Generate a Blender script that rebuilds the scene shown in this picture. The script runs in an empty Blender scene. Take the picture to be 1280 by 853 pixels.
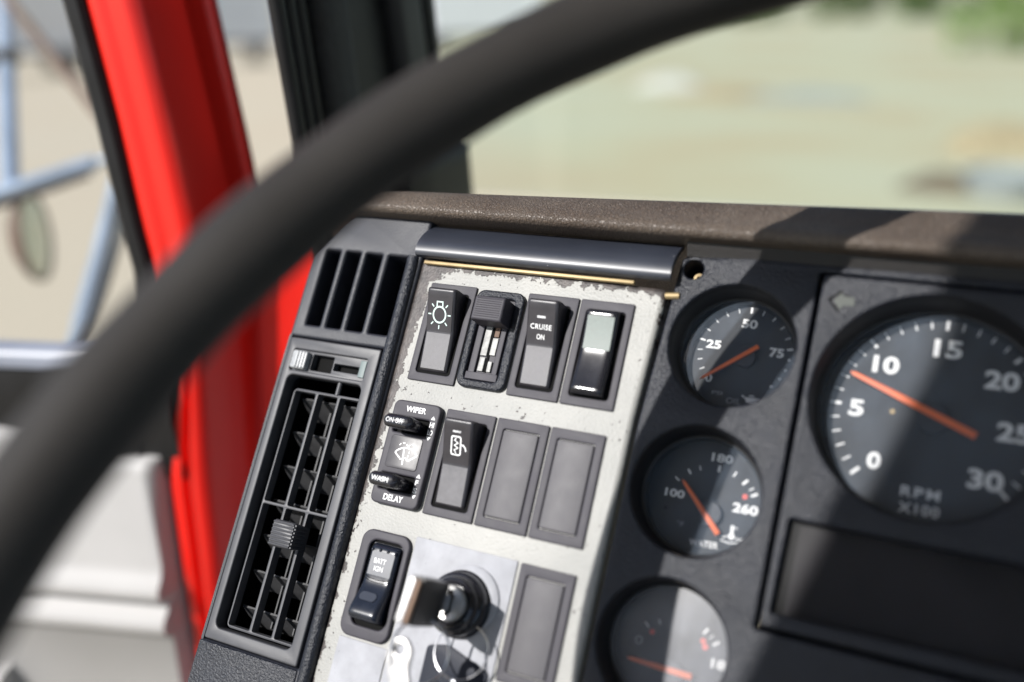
import bpy, bmesh, math, random
from mathutils import Vector, Matrix
from mathutils.geometry import tessellate_polygon

# ------------------------------------------------------------------ camera, world, sun, exposure
# lengths below are millimetres; the dash plane leans back 34.5 deg; the cab stands 1.7 m above ground
S = bpy.context.scene
COL = S.collection
R = math.radians
PI = math.pi
TH = R(34.5)
LIFT = 1.7
def w3(p):                                  # world mm -> metres
    return Vector((p[0]/1000, p[1]/1000, p[2]/1000 + LIFT))
def dash(u, v, n=0.0):                      # dash plane (right, up, out) mm -> world mm
    return (u, v*math.sin(TH) - n*math.cos(TH), v*math.cos(TH) + n*math.sin(TH))

cam = bpy.data.cameras.new('camera')
cam_ob = bpy.data.objects.new('camera', cam)
COL.objects.link(cam_ob)
cam.sensor_width = 36.0
cam.lens = 33.16
cam.clip_start = 0.01
cam.clip_end = 3000
cx = Vector((0.89724496, 0.34080, 0.0))     # filled in exactly below
fwd = Vector((-0.42503901, 0.84585531, -0.32228966)).normalized()
upc = Vector((0, 0, 1)) - fwd*fwd.z
upc.normalize()
side = fwd.cross(upc)
roll = math.atan2(-0.02658688, 0.94626767)
up2 = upc*math.cos(roll) + side*(-math.sin(roll)) if False else (upc*math.cos(roll) - side*math.sin(roll))
right2 = fwd.cross(up2)
m = Matrix((right2, up2, -fwd)).transposed().to_4x4()
m.translation = w3((231.69, -376.61, 118.94))
cam_ob.matrix_world = m
cam.dof.use_dof = True
cam.dof.focus_distance = 0.440
cam.dof.aperture_fstop = 2.15
cam.dof.aperture_blades = 9
S.camera = cam_ob

SUN_AZ, SUN_EL = 208.0, 40.0                # azimuth clockwise from straight ahead (+Y)
sdir = Vector((math.sin(R(SUN_AZ))*math.cos(R(SUN_EL)), math.cos(R(SUN_AZ))*math.cos(R(SUN_EL)), math.sin(R(SUN_EL))))
W = bpy.data.worlds.new('World'); S.world = W; W.use_nodes = True
wn = W.node_tree
bg = wn.nodes['Background']
sky = wn.nodes.new('ShaderNodeTexSky')
sky.sky_type = 'NISHITA'; sky.sun_disc = False
sky.sun_elevation = R(SUN_EL); sky.sun_rotation = R(SUN_AZ)
wn.links.new(sky.outputs[0], bg.inputs[0]); bg.inputs[1].default_value = 0.135
sl = bpy.data.lights.new('sun', 'SUN'); sl.energy = 5.0; sl.angle = R(0.5); sl.color = (1.0, 0.975, 0.945)
so = bpy.data.objects.new('sun', sl); COL.objects.link(so)
so.rotation_euler = sdir.to_track_quat('Z', 'Y').to_euler()
so.location = (-3, -4, 5)
S.view_settings.view_transform = 'Standard'; S.view_settings.look = 'None'
S.view_settings.exposure = 0.16; S.view_settings.gamma = 1
S.cycles.use_denoising = True
S.cycles.max_bounces = 8
S.cycles.transparent_max_bounces = 12
S.cycles.caustics_reflective = False; S.cycles.caustics_refractive = False

# ------------------------------------------------------------------ materials
MATS = {}
def mat(name, col, rough=0.5, metal=0.0, spec=0.5, grain=None, var=None, coat=0.0, gscale=None, scratch=None):
    """grain=(scale per m, strength, distance mm); var=(scale, amount) brightness variation; scratch: dusty specks"""
    if name in MATS: return MATS[name]
    m = bpy.data.materials.new(name); m.use_nodes = True
    t = m.node_tree; b = t.nodes['Principled BSDF']; L = t.links
    b.inputs['Base Color'].default_value = (*col, 1)
    b.inputs['Roughness'].default_value = rough
    b.inputs['Metallic'].default_value = metal
    b.inputs['Specular IOR Level'].default_value = spec
    b.inputs['Coat Weight'].default_value = coat
    b.inputs['Coat Roughness'].default_value = 0.08
    tc = t.nodes.new('ShaderNodeTexCoord')
    if var:
        nz = t.nodes.new('ShaderNodeTexNoise'); nz.inputs['Scale'].default_value = var[0]; nz.inputs['Detail'].default_value = 6
        L.new(tc.outputs['Object'], nz.inputs['Vector'])
        mr = t.nodes.new('ShaderNodeMapRange')
        mr.inputs[1].default_value = .3; mr.inputs[2].default_value = .7
        mr.inputs[3].default_value = 1-var[1]; mr.inputs[4].default_value = 1+var[1]
        L.new(nz.outputs[0], mr.inputs[0])
        mx = t.nodes.new('ShaderNodeVectorMath'); mx.operation = 'SCALE'
        mx.inputs[0].default_value = col
        L.new(mr.outputs[0], mx.inputs['Scale']); L.new(mx.outputs[0], b.inputs['Base Color'])
        mr2 = t.nodes.new('ShaderNodeMapRange')
        mr2.inputs[1].default_value = .3; mr2.inputs[2].default_value = .7
        mr2.inputs[3].default_value = max(0.03, rough-.035); mr2.inputs[4].default_value = rough+.035
        L.new(nz.outputs[0], mr2.inputs[0]); L.new(mr2.outputs[0], b.inputs['Roughness'])
    if scratch:
        n2 = t.nodes.new('ShaderNodeTexNoise'); n2.inputs['Scale'].default_value = scratch[0]; n2.inputs['Detail'].default_value = 2
        L.new(tc.outputs['Object'], n2.inputs['Vector'])
        r2 = t.nodes.new('ShaderNodeMapRange'); r2.inputs[1].default_value = scratch[1]; r2.inputs[2].default_value = scratch[1]+.03
        L.new(n2.outputs[0], r2.inputs[0])
        mixc = t.nodes.new('ShaderNodeMix'); mixc.data_type = 'RGBA'
        L.new(r2.outputs[0], mixc.inputs['Factor'])
        if b.inputs['Base Color'].links: L.new(b.inputs['Base Color'].links[0].from_socket, mixc.inputs['A'])
        else: mixc.inputs['A'].default_value = (*col, 1)
        mixc.inputs['B'].default_value = (*scratch[2], 1)
        L.new(mixc.outputs['Result'], b.inputs['Base Color'])
    if grain:
        g = t.nodes.new('ShaderNodeTexNoise'); g.inputs['Scale'].default_value = grain[0]; g.inputs['Detail'].default_value = 3
        L.new(tc.outputs['Object'], g.inputs['Vector'])
        bp = t.nodes.new('ShaderNodeBump'); bp.inputs['Strength'].default_value = grain[1]; bp.inputs['Distance'].default_value = grain[2]/1000
        L.new(g.outputs[0], bp.inputs['Height']); L.new(bp.outputs[0], b.inputs['Normal'])
    MATS[name] = m
    return m

M_black   = mat('black_textured_plastic', (.012,.014,.021), .38, spec=.42, grain=(1050,1.0,.6), var=(60,.2), scratch=(2600,.72,(.22,.23,.25)))
M_vent    = mat('charcoal_plastic', (.019,.021,.029), .46, spec=.42, grain=(1500,.6,.25), var=(80,.15))
M_ventlt  = mat('grey_plastic', (.058,.059,.066), .45, spec=.4, grain=(2500,.3,.1), var=(120,.15))
M_bezel   = mat('switch_bezel_plastic', (.048,.045,.055), .55, spec=.35, grain=(3200,.45,.1), var=(150,.12), scratch=(2200,.76,(.2,.2,.21)))
M_rock    = mat('rocker_plastic', (.030,.028,.033), .32, grain=(3600,.35,.08), var=(200,.2))
M_rockmat = mat('rocker_worn_plastic', (.105,.102,.110), .45, grain=(3000,.55,.1), var=(260,.2), scratch=(1500,.74,(.17,.17,.18)))
M_gloss   = mat('gloss_black_plastic', (.012,.012,.016), .16, var=(100,.2), scratch=(2200,.78,(.3,.3,.3)))
M_navy    = mat('gloss_navy_plastic', (.010,.013,.022), .24, var=(100,.2))
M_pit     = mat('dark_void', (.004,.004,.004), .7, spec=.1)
M_rim     = mat('wheel_rubber', (.033,.030,.028), .58, spec=.2, grain=(1200,.25,.15), var=(30,.12))
M_white   = mat('white_print', (.92,.92,.92), .5, var=(600,.05))
M_whiteW  = mat('worn_white_print', (.65,.65,.66), .5, var=(900,.3))
M_green   = mat('pale_green_print', (.62,.78,.74), .5)
M_dim     = mat('grey_print', (.30,.31,.33), .5)
M_orange  = mat('orange_needle', (.85,.16,.03), .45)
M_redmk   = mat('red_print', (.75,.07,.04), .5)
M_dial    = mat('dial_face', (.014,.017,.023), .6, var=(60,.15))
M_metal   = mat('brushed_aluminium', (.34,.345,.37), .6, metal=.05, spec=.35, var=(90,.16), grain=(900,.12,.1), scratch=(900,.72,(.16,.16,.17)))
M_chrome  = mat('chrome', (.85,.85,.87), .24, metal=1)
M_steel   = mat('steel', (.5,.5,.52), .3, metal=1, var=(200,.15))
M_brass   = mat('brass', (.36,.27,.14), .5, metal=.4, var=(100,.2))
M_lens    = mat('frosted_lens', (.20,.23,.215), .45, spec=.25, var=(500,.12), grain=(900,.2,.1))
M_red     = mat('red_car_paint', (.80,.012,.005), .34, coat=.2, var=(6,.05))
M_trim    = mat('grey_door_trim', (.42,.41,.40), .55, var=(12,.06))
M_seal    = mat('black_rubber', (.008,.008,.009), .5, spec=.3, var=(40,.3))
M_pill    = mat('black_fabric_trim', (.018,.018,.019), .75, grain=(900,.8,.5), var=(200,.4))
M_pillf   = mat('pillar_face_plastic', (.026,.026,.028), .5, spec=.3, var=(20,.1))
M_mirbar  = mat('blue_grey_painted_steel', (.36,.45,.56), .35, metal=.3, var=(25,.15))
M_brown   = mat('rusty_brown_steel', (.16,.10,.07), .7, var=(30,.25))
M_mirglass= mat('mirror_glass', (.55,.58,.52), .2, metal=.7)
M_cab     = mat('cab_lining', (.5,.5,.5), .8, var=(5,.1))  # unseen lining kept pale to bounce light onto the dash
M_keyshade     = mat('key_shadow_navy', (.012,.015,.026), .5, spec=.2, grain=(900,.3,.2))  # navy tone of the sheet that imitates the cast shadow of the keys
M_arrow   = mat('dim_green_window', (.040,.048,.040), .5)
M_brightm = mat('bright_plated_metal', (.52,.51,.50), .38, metal=.5, var=(220,.25))
M_keyb    = mat('key_plastic', (.012,.011,.010), .3)
M_tan     = mat('tan_card', (.30,.19,.13), .6)

def leather():
    m = bpy.data.materials.new('brown_leather'); m.use_nodes = True
    t = m.node_tree; b = t.nodes['Principled BSDF']; L = t.links
    tc = t.nodes.new('ShaderNodeTexCoord')
    wob = t.nodes.new('ShaderNodeTexNoise'); wob.inputs['Scale'].default_value = 420; wob.inputs['Detail'].default_value = 2
    L.new(tc.outputs['Object'], wob.inputs['Vector'])
    add = t.nodes.new('ShaderNodeMixRGB'); add.blend_type = 'LINEAR_LIGHT'; add.inputs[0].default_value = .0022
    L.new(tc.outputs['Object'], add.inputs[1]); L.new(wob.outputs['Color'], add.inputs[2])
    v = t.nodes.new('ShaderNodeTexVoronoi'); v.feature = 'DISTANCE_TO_EDGE'; v.inputs['Scale'].default_value = 620
    L.new(add.outputs[0], v.inputs['Vector'])
    mr = t.nodes.new('ShaderNodeMapRange'); mr.inputs[1].default_value = 0; mr.inputs[2].default_value = .22
    mr.interpolation_type = 'SMOOTHSTEP'
    L.new(v.outputs['Distance'], mr.inputs[0])
    n2 = t.nodes.new('ShaderNodeTexNoise'); n2.inputs['Scale'].default_value = 22; n2.inputs['Detail'].default_value = 4
    L.new(tc.outputs['Object'], n2.inputs['Vector'])
    cr = t.nodes.new('ShaderNodeValToRGB')
    cr.color_ramp.elements[0].color = (.082,.058,.043,1); cr.color_ramp.elements[0].position = .3
    cr.color_ramp.elements[1].color = (.145,.115,.090,1); cr.color_ramp.elements[1].position = .7
    L.new(n2.outputs[0], cr.inputs[0])
    dk = t.nodes.new('ShaderNodeMixRGB'); dk.blend_type = 'MULTIPLY'; dk.inputs[0].default_value = .35
    L.new(cr.outputs[0], dk.inputs[1]); L.new(mr.outputs[0], dk.inputs[2])
    L.new(dk.outputs[0], b.inputs['Base Color'])
    b.inputs['Roughness'].default_value = .47
    b.inputs['Specular IOR Level'].default_value = .5
    bp = t.nodes.new('ShaderNodeBump'); bp.inputs['Strength'].default_value = .7; bp.inputs['Distance'].default_value = .0004
    L.new(mr.outputs[0], bp.inputs['Height']); L.new(bp.outputs[0], b.inputs['Normal'])
    return m
M_leather = leather()

def math_node(t, op, a, b=None, clamp=False):
    n = t.nodes.new('ShaderNodeMath'); n.operation = op; n.use_clamp = clamp
    for i, x in enumerate((a, b)):
        if x is None: continue
        if isinstance(x, (int, float)): n.inputs[i].default_value = x
        else: t.links.new(x, n.inputs[i])
    return n.outputs[0]

def painted_panel():
    """pale grey paint on a dark brown plastic panel; paint worn away at the left and top borders, small chips"""
    m = bpy.data.materials.new('chipped_grey_paint'); m.use_nodes = True
    t = m.node_tree; b = t.nodes['Principled BSDF']; L = t.links
    tc = t.nodes.new('ShaderNodeTexCoord'); sp = t.nodes.new('ShaderNodeSeparateXYZ')
    L.new(tc.outputs['Object'], sp.inputs[0])
    u = math_node(t, 'MULTIPLY', sp.outputs[0], 1000); v = math_node(t, 'MULTIPLY', sp.outputs[1], 1000)
    def noise(scale, det=4, off=0):
        n = t.nodes.new('ShaderNodeTexNoise'); n.inputs['Scale'].default_value = scale; n.inputs['Detail'].default_value = det
        mp = t.nodes.new('ShaderNodeMapping'); mp.inputs['Location'].default_value = (off, off*.7, 0)
        L.new(tc.outputs['Object'], mp.inputs[0]); L.new(mp.outputs[0], n.inputs['Vector']); return n.outputs[0]
    # distance into the paint from the worn left border (border drifts left further down)
    left = math_node(t, 'ADD', u, math_node(t, 'MULTIPLY', math_node(t, 'MINIMUM', math_node(t, 'MULTIPLY', v, -1), 120), .052))
    left = math_node(t, 'ADD', left, 1.6)                    # u > -1.6 at v = 0, > -7.8 far down
    top = math_node(t, 'SUBTRACT', 6.9, v)
    corner = math_node(t, 'MULTIPLY', math_node(t, 'ADD', math_node(t, 'SUBTRACT', u, v), 1.5), .7)
    rcorner = math_node(t, 'MULTIPLY', math_node(t, 'SUBTRACT', 118.5, math_node(t, 'ADD', u, math_node(t, 'MULTIPLY', v, 1.6))), .7)
    rcorner = math_node(t, 'MAXIMUM', rcorner, math_node(t, 'SUBTRACT', 5.0, v))
    right = math_node(t, 'SUBTRACT', 115.5, u)
    d = math_node(t, 'MINIMUM', math_node(t, 'MINIMUM', left, top), math_node(t, 'MINIMUM', corner, math_node(t, 'MINIMUM', right, rcorner)))
    n1 = noise(170, 6); n2 = noise(700, 3, 3.1)
    wob = math_node(t, 'ADD', math_node(t, 'MULTIPLY', math_node(t, 'SUBTRACT', n1, .5), 11), math_node(t, 'MULTIPLY', math_node(t, 'SUBTRACT', n2, .5), 4))
    edge = math_node(t, 'ADD', d, wob)
    paint = math_node(t, 'MULTIPLY', edge, 2.2, True)
    # chips: specks that crowd near the borders and in a few patches
    sp1 = noise(480, 3, 7.7); pat = noise(40, 2, 1.3)
    near = math_node(t, 'MULTIPLY', math_node(t, 'SUBTRACT', 9, d), .0085)
    near = math_node(t, 'MAXIMUM', near, 0)
    pt = math_node(t, 'MAXIMUM', math_node(t, 'MULTIPLY', math_node(t, 'SUBTRACT', pat, .58), .7), 0)
    # wear also gathers in the gap between the first two switch rows
    gap = math_node(t, 'SUBTRACT', 1, math_node(t, 'MULTIPLY', math_node(t, 'ABSOLUTE', math_node(t, 'ADD', v, 54)), .22), True)
    gap = math_node(t, 'MULTIPLY', gap, .035)
    lvl = math_node(t, 'ADD', math_node(t, 'ADD', sp1, near), math_node(t, 'ADD', pt, gap))
    chip = math_node(t, 'MULTIPLY', math_node(t, 'SUBTRACT', lvl, .725), 40, True)
    paint = math_node(t, 'MULTIPLY', paint, math_node(t, 'SUBTRACT', 1, chip), True)
    # colours
    pc = t.nodes.new('ShaderNodeValToRGB'); pc.color_ramp.elements[0].color = (.285,.285,.270,1); pc.color_ramp.elements[1].color = (.365,.360,.338,1)
    pc.color_ramp.elements[0].position = .3; pc.color_ramp.elements[1].position = .65
    L.new(noise(25, 5, 2), pc.inputs[0])
    uc = t.nodes.new('ShaderNodeValToRGB'); uc.color_ramp.elements[0].color = (.035,.030,.030,1); uc.color_ramp.elements[1].color = (.095,.080,.075,1)
    uc.color_ramp.elements[0].position = .35; uc.color_ramp.elements[1].position = .7
    L.new(noise(260, 6, 5), uc.inputs[0])
    mx = t.nodes.new('ShaderNodeMix'); mx.data_type = 'RGBA'
    L.new(paint, mx.inputs['Factor']); L.new(uc.outputs[0], mx.inputs['A']); L.new(pc.outputs[0], mx.inputs['B'])
    L.new(mx.outputs['Result'], b.inputs['Base Color'])
    b.inputs['Roughness'].default_value = .5
    h = math_node(t, 'ADD', math_node(t, 'MULTIPLY', paint, 1.3), math_node(t, 'MULTIPLY', noise(900, 2, 9), 1.5))
    bp = t.nodes.new('ShaderNodeBump'); bp.inputs['Strength'].default_value = .75; bp.inputs['Distance'].default_value = .0002
    L.new(h, bp.inputs['Height']); L.new(bp.outputs[0], b.inputs['Normal'])
    return m
M_panel = painted_panel()

def glass(name, clear=.9, dust=.05, rough=.03, tint=(1,1,1), dustcol=(.7,.72,.75), fres=1.0):
    """thin pane: clear transmission, fresnel reflection and a film of dust"""
    m = bpy.data.materials.new(name); m.use_nodes = True
    t = m.node_tree; L = t.links
    t.nodes.remove(t.nodes['Principled BSDF']); out = t.nodes['Material Output']
    tr = t.nodes.new('ShaderNodeBsdfTransparent'); tr.inputs[0].default_value = (tint[0]*clear, tint[1]*clear, tint[2]*clear, 1)
    gl = t.nodes.new('ShaderNodeBsdfGlossy'); gl.inputs['Roughness'].default_value = rough
    df = t.nodes.new('ShaderNodeBsdfDiffuse'); df.inputs[0].default_value = (*dustcol, 1)
    lw = t.nodes.new('ShaderNodeLayerWeight'); lw.inputs[0].default_value = .5
    f = math_node(t, 'ADD', math_node(t, 'MULTIPLY', math_node(t, 'POWER', lw.outputs['Facing'], 5), .9), .045)
    f = math_node(t, 'MULTIPLY', f, fres, True)
    m1 = t.nodes.new('ShaderNodeMixShader'); L.new(f, m1.inputs[0]); L.new(tr.outputs[0], m1.inputs[1]); L.new(gl.outputs[0], m1.inputs[2])
    nz = t.nodes.new('ShaderNodeTexNoise'); nz.inputs['Scale'].default_value = 90; nz.inputs['Detail'].default_value = 6
    tc = t.nodes.new('ShaderNodeTexCoord'); L.new(tc.outputs['Object'], nz.inputs['Vector'])
    dd = math_node(t, 'MULTIPLY', nz.outputs[0], dust*2, True)
    m2 = t.nodes.new('ShaderNodeMixShader'); L.new(dd, m2.inputs[0]); L.new(m1.outputs[0], m2.inputs[1]); L.new(df.outputs[0], m2.inputs[2])
    L.new(m2.outputs[0], out.inputs['Surface'])
    return m
M_gglass  = glass('dusty_gauge_glass', .93, .075, .06, fres=.6, dustcol=(.42,.52,.66))
M_gglassD = glass('very_dusty_gauge_glass', .85, .16, .3, dustcol=(.6,.62,.68))
M_smoke   = glass('smoked_pane', .9, .004, .4, (1,1,1), fres=.08)
M_pane    = glass('window_glass', .97, .006, .02, fres=.5)
M_pane2   = glass('windshield_glass', .97, .004, .02, (.98,1,.98), fres=.5)

# ------------------------------------------------------------------ mesh tools (all in mm)
def ccw(p): 
    a = sum(p[i][0]*p[(i+1) % len(p)][1] - p[(i+1) % len(p)][0]*p[i][1] for i in range(len(p)))
    return p if a > 0 else p[::-1]
def inset(p, d):
    n = len(p); out = []
    for i in range(n):
        a, b, c = Vector(p[i-1]), Vector(p[i]), Vector(p[(i+1) % n])
        e1 = (b-a).normalized(); e2 = (c-b).normalized()
        n1 = Vector((-e1.y, e1.x)); n2 = Vector((-e2.y, e2.x))
        k = n1+n2
        if k.length < 1e-6: k = n1
        k.normalize(); s = d/max(.35, k.dot(n1))
        out.append((b.x+k.x*s, b.y+k.y*s))
    return out
def circle(cu, cv, r, N=64, a0=0.0):
    return [(cu+r*math.cos(a0+2*PI*i/N), cv+r*math.sin(a0+2*PI*i/N)) for i in range(N)]
def rrect(u0, u1, v0, v1, r=1.0, seg=5):
    r = min(r, (u1-u0)/2-.001, (v1-v0)/2-.001); p = []
    for cu, cv, a in ((u1-r, v1-r, 0), (u0+r, v1-r, 90), (u0+r, v0+r, 180), (u1-r, v0+r, 270)):
        for i in range(seg+1):
            t = R(a+90*i/seg); p.append((cu+r*math.cos(t), cv+r*math.sin(t)))
    return p
def rpoly(pts, r, seg=4):
    """round the corners of a polygon"""
    pts = ccw(list(pts)); n = len(pts); out = []
    for i in range(n):
        a, b, c = Vector(pts[i-1]), Vector(pts[i]), Vector(pts[(i+1) % n])
        p0 = b+(a-b).normalized()*min(r, (a-b).length*.45); p1 = b+(c-b).normalized()*min(r, (c-b).length*.45)
        for k in range(seg+1):
            t = k/seg; q = p0*(1-t)**2+b*2*t*(1-t)+p1*t*t; out.append((q.x, q.y))
    return out
def join(*ms):
    V, F = [], []
    for v, f in ms:
        o = len(V); V += list(v); F += [tuple(i+o for i in q) for q in f]
    return V, F
def prism(outer, holes=(), n0=-3.0, n1=0.0, r=.5, seg=3, bottom=True):
    loops = [ccw(list(outer))] + [ccw(list(h))[::-1] for h in holes]
    V, F = [], []; tops = []; bots = []
    for lp in loops:
        n = len(lp); rings = [[(x, y, n0) for x, y in lp]]
        if r > 0:
            for j in range(seg+1):
                a = PI/2*j/seg; q = inset(lp, r*(1-math.cos(a))); z = n1-r+r*math.sin(a)
                rings.append([(x, y, z) for x, y in q])
        else: rings.append([(x, y, n1) for x, y in lp])
        ids = []
        for rg in rings:
            ids.append(list(range(len(V), len(V)+n))); V += rg
        for a, b in zip(ids, ids[1:]):
            for i in range(n):
                j = (i+1) % n; F.append((a[i], a[j], b[j], b[i]))
        tops.append(ids[-1]); bots.append(ids[0])
    for idl, flip in ((tops, False), (bots, True)):
        if flip and not bottom: continue
        flat = [i for l in idl for i in l]
        tri = tessellate_polygon([[Vector((V[i][0], V[i][1], 0)) for i in l] for l in idl])
        for a, b, c in tri:
            if len({a, b, c}) == 3:
                F.append((flat[a], flat[b], flat[c]))
    return V, F
def box(u0, u1, v0, v1, n0, n1, r=.4, rc=None):
    return prism(rrect(u0, u1, v0, v1, rc if rc is not None else max(.05, r), 3), (), n0, n1, r)
def block(x0, x1, y0, y1, z0, z1):
    V = [(x, y, z) for x in (x0, x1) for y in (y0, y1) for z in (z0, z1)]
    return V, [(0,1,3,2), (4,6,7,5), (0,4,5,1), (2,3,7,6), (0,2,6,4), (1,5,7,3)]
def lathe(cu, cv, prof, N=64):
    V, F = [], []
    for r, n in prof:
        V += [(cu+r*math.cos(2*PI*i/N), cv+r*math.sin(2*PI*i/N), n) for i in range(N)]
    for j in range(len(prof)-1):
        for i in range(N):
            k = (i+1) % N; F.append((j*N+i, j*N+k, (j+1)*N+k, (j+1)*N+i))
    if prof[-1][0] > 0: F.append(tuple((len(prof)-1)*N+i for i in range(N)))
    return V, F
def disc(cu, cv, r, n, N=64): return [(cu+r*math.cos(2*PI*i/N), cv+r*math.sin(2*PI*i/N), n) for i in range(N)], [tuple(range(N))]
def dome(u0, u1, v0, v1, prof, r=2.0, base=-6.0, re=None, rc=0):
    """rounded slab whose height follows prof(v); r = rounding of the long edges, re = of the ends"""
    re = re or r
    def samples(a, b, r, n):
        s = [a+r*(1-math.cos(PI/2*i/6)) for i in range(7)]
        mid = [a+r+(b-a-2*r)*i/n for i in range(1, n)]
        return s+mid+[a+b-x for x in s[::-1]]
    us = samples(u0, u1, r, 6); vs = samples(v0, v1, re, 22)
    def drop(x, a, b, r):
        d = min(x-a, b-x)
        return 0 if d >= r else r-math.sqrt(max(0, r*r-(r-d)**2))
    V, F = [], []; nu = len(us)
    for v in vs:
        for u in us: V.append((u, v, prof(v)-drop(u, u0, u1, r)-drop(v, v0, v1, re)))
    for j in range(len(vs)-1):
        for i in range(nu-1):
            a = j*nu+i; F.append((a, a+1, a+nu+1, a+nu))
    rim = [i for i in range(nu)]+[j*nu+nu-1 for j in range(1, len(vs))]+[(len(vs)-1)*nu+i for i in range(nu-2, -1, -1)]+[j*nu for j in range(len(vs)-2, 0, -1)]
    o = len(V); V += [(V[i][0], V[i][1], base) for i in rim]
    for k in range(len(rim)):
        k2 = (k+1) % len(rim); F.append((rim[k], o+k, o+k2, rim[k2]))
    F.append(tuple(range(o, o+len(rim))))
    return V, F
def tube(pts, rad, N=12, closed=False, cap=True):
    P = [Vector(p) for p in pts]; n = len(P)
    rad = rad if isinstance(rad, (list, tuple)) else [rad]*n
    V, F = [], []; ref = None
    for i in range(n):
        if closed: t = (P[(i+1) % n]-P[i-1]).normalized()
        else: t = (P[min(i+1, n-1)]-P[max(i-1, 0)]).normalized()
        if ref is None:
            ref = Vector((0, 0, 1)) if abs(t.z) < .9 else Vector((1, 0, 0))
        a = (ref-t*ref.dot(t)).normalized(); b = t.cross(a); ref = a
        V += [tuple(P[i]+(a*math.cos(2*PI*k/N)+b*math.sin(2*PI*k/N))*rad[i]) for k in range(N)]
    for i in range(n if closed else n-1):
        j = (i+1) % n
        for k in range(N):
            l = (k+1) % N; F.append((i*N+k, i*N+l, j*N+l, j*N+k))
    if not closed and cap: F += [tuple(range(N))[::-1], tuple((n-1)*N+k for k in range(N))]
    return V, F
def loft(sections, cap=True, closed=True):
    n = len(sections[0]); V = [p for s in sections for p in s]; F = []
    for j in range(len(sections)-1):
        for i in range(n if closed else n-1):
            k = (i+1) % n; F.append((j*n+i, j*n+k, (j+1)*n+k, (j+1)*n+i))
    if cap and closed: F += [tuple(range(n))[::-1], tuple((len(sections)-1)*n+i for i in range(n))]
    return V, F
def quad_line(p, q, w, n):
    p, q = Vector(p), Vector(q); d = (q-p).normalized(); s = Vector((-d.y, d.x))*w/2
    return [(*(p+s), n), (*(p-s), n), (*(q-s), n), (*(q+s), n)], [(0, 1, 2, 3)]
def stroke(pts, w, n, closed=False):
    """flat printed line of constant width; n may be a function of (u, v)"""
    P = list(pts); N = len(P); L_, R_ = [], []
    for i in range(N):
        a = Vector(P[i-1]) if (i > 0 or closed) else Vector(P[i]); b = Vector(P[i]); c = Vector(P[(i+1) % N]) if (i < N-1 or closed) else b
        d1 = (b-a).normalized() if (b-a).length > 0 else (c-b).normalized(); d2 = (c-b).normalized() if (c-b).length > 0 else d1
        nn = Vector((-(d1.y+d2.y), d1.x+d2.x)); nn.normalize(); k = w/2/max(.4, nn.dot(Vector((-d1.y, d1.x))))
        L_.append(b+nn*k); R_.append(b-nn*k)
    z = n if callable(n) else (lambda u, v: n)
    V = [(p.x, p.y, z(p.x, p.y)) for p in L_+R_]
    F = [(i, i+N, (i+1) % N+N, (i+1) % N) for i in range(N if closed else N-1)]
    return V, F
def shape(pts, n): return [(x, y, n) for x, y in pts], [tuple(range(len(pts)))]

# ------------------------------------------------------------------ objects
FR = {}
def thing(name, label, cat, base, group=None, frame='dash'):
    o = bpy.data.objects.new(name, None); COL.objects.link(o)
    if frame == 'dash':
        o.location = w3(dash(*base)); o.rotation_euler = (PI/2-TH, 0, 0)
    else: o.location = w3(base)
    o.empty_display_size = .01
    o['label'] = label; o['category'] = cat
    if group: o['group'] = group
    FR[o.name] = base
    return o
def build(name, me_data, material, base, sharp=38, flat=False):
    V, F = me_data
    me = bpy.data.meshes.new(name)
    me.from_pydata([((x-base[0])/1000, (y-base[1])/1000, (z-base[2])/1000) for x, y, z in V], [], F)
    bm = bmesh.new(); bm.from_mesh(me); bmesh.ops.recalc_face_normals(bm, faces=bm.faces); bm.to_mesh(me); bm.free()
    me.materials.append(material)
    if not flat:
        me.polygons.foreach_set('use_smooth', [True]*len(me.polygons))
        me.set_sharp_from_angle(angle=R(sharp))
    return me
def part(name, data, material, parent, label=None, **k):
    base = FR[parent.name]
    o = bpy.data.objects.new(name, build(name, data, material, base, **k)); COL.objects.link(o)
    o.parent = parent; FR[o.name] = base
    if label: o['label'] = label
    return o
def solo(name, data, material, label, cat, base, frame='dash', group=None, kind=None, **k):
    o = bpy.data.objects.new(name, build(name, data, material, base, **k)); COL.objects.link(o)
    if frame == 'dash':
        o.location = w3(dash(*base)); o.rotation_euler = (PI/2-TH, 0, 0)
    else: o.location = w3(base)
    if label: o['label'] = label
    if cat: o['category'] = cat
    if group: o['group'] = group
    if kind: o['kind'] = kind
    FR[o.name] = base
    return o
def copy_thing(src, du, dv, label, group):
    """copy a dash thing with its parts (and theirs); the copies share mesh data"""
    c = src.copy(); COL.objects.link(c)
    b = FR[src.name]; nb = (b[0]+du, b[1]+dv, b[2]); c.location = w3(dash(*nb)); FR[c.name] = nb
    c['label'] = label
    if group: c['group'] = group
    def kids(s, d):
        for ch in [o for o in bpy.data.objects if o.parent == s]:
            q = ch.copy(); COL.objects.link(q); q.parent = d; FR[q.name] = nb; kids(ch, q)
    kids(src, c)
    return c

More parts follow.
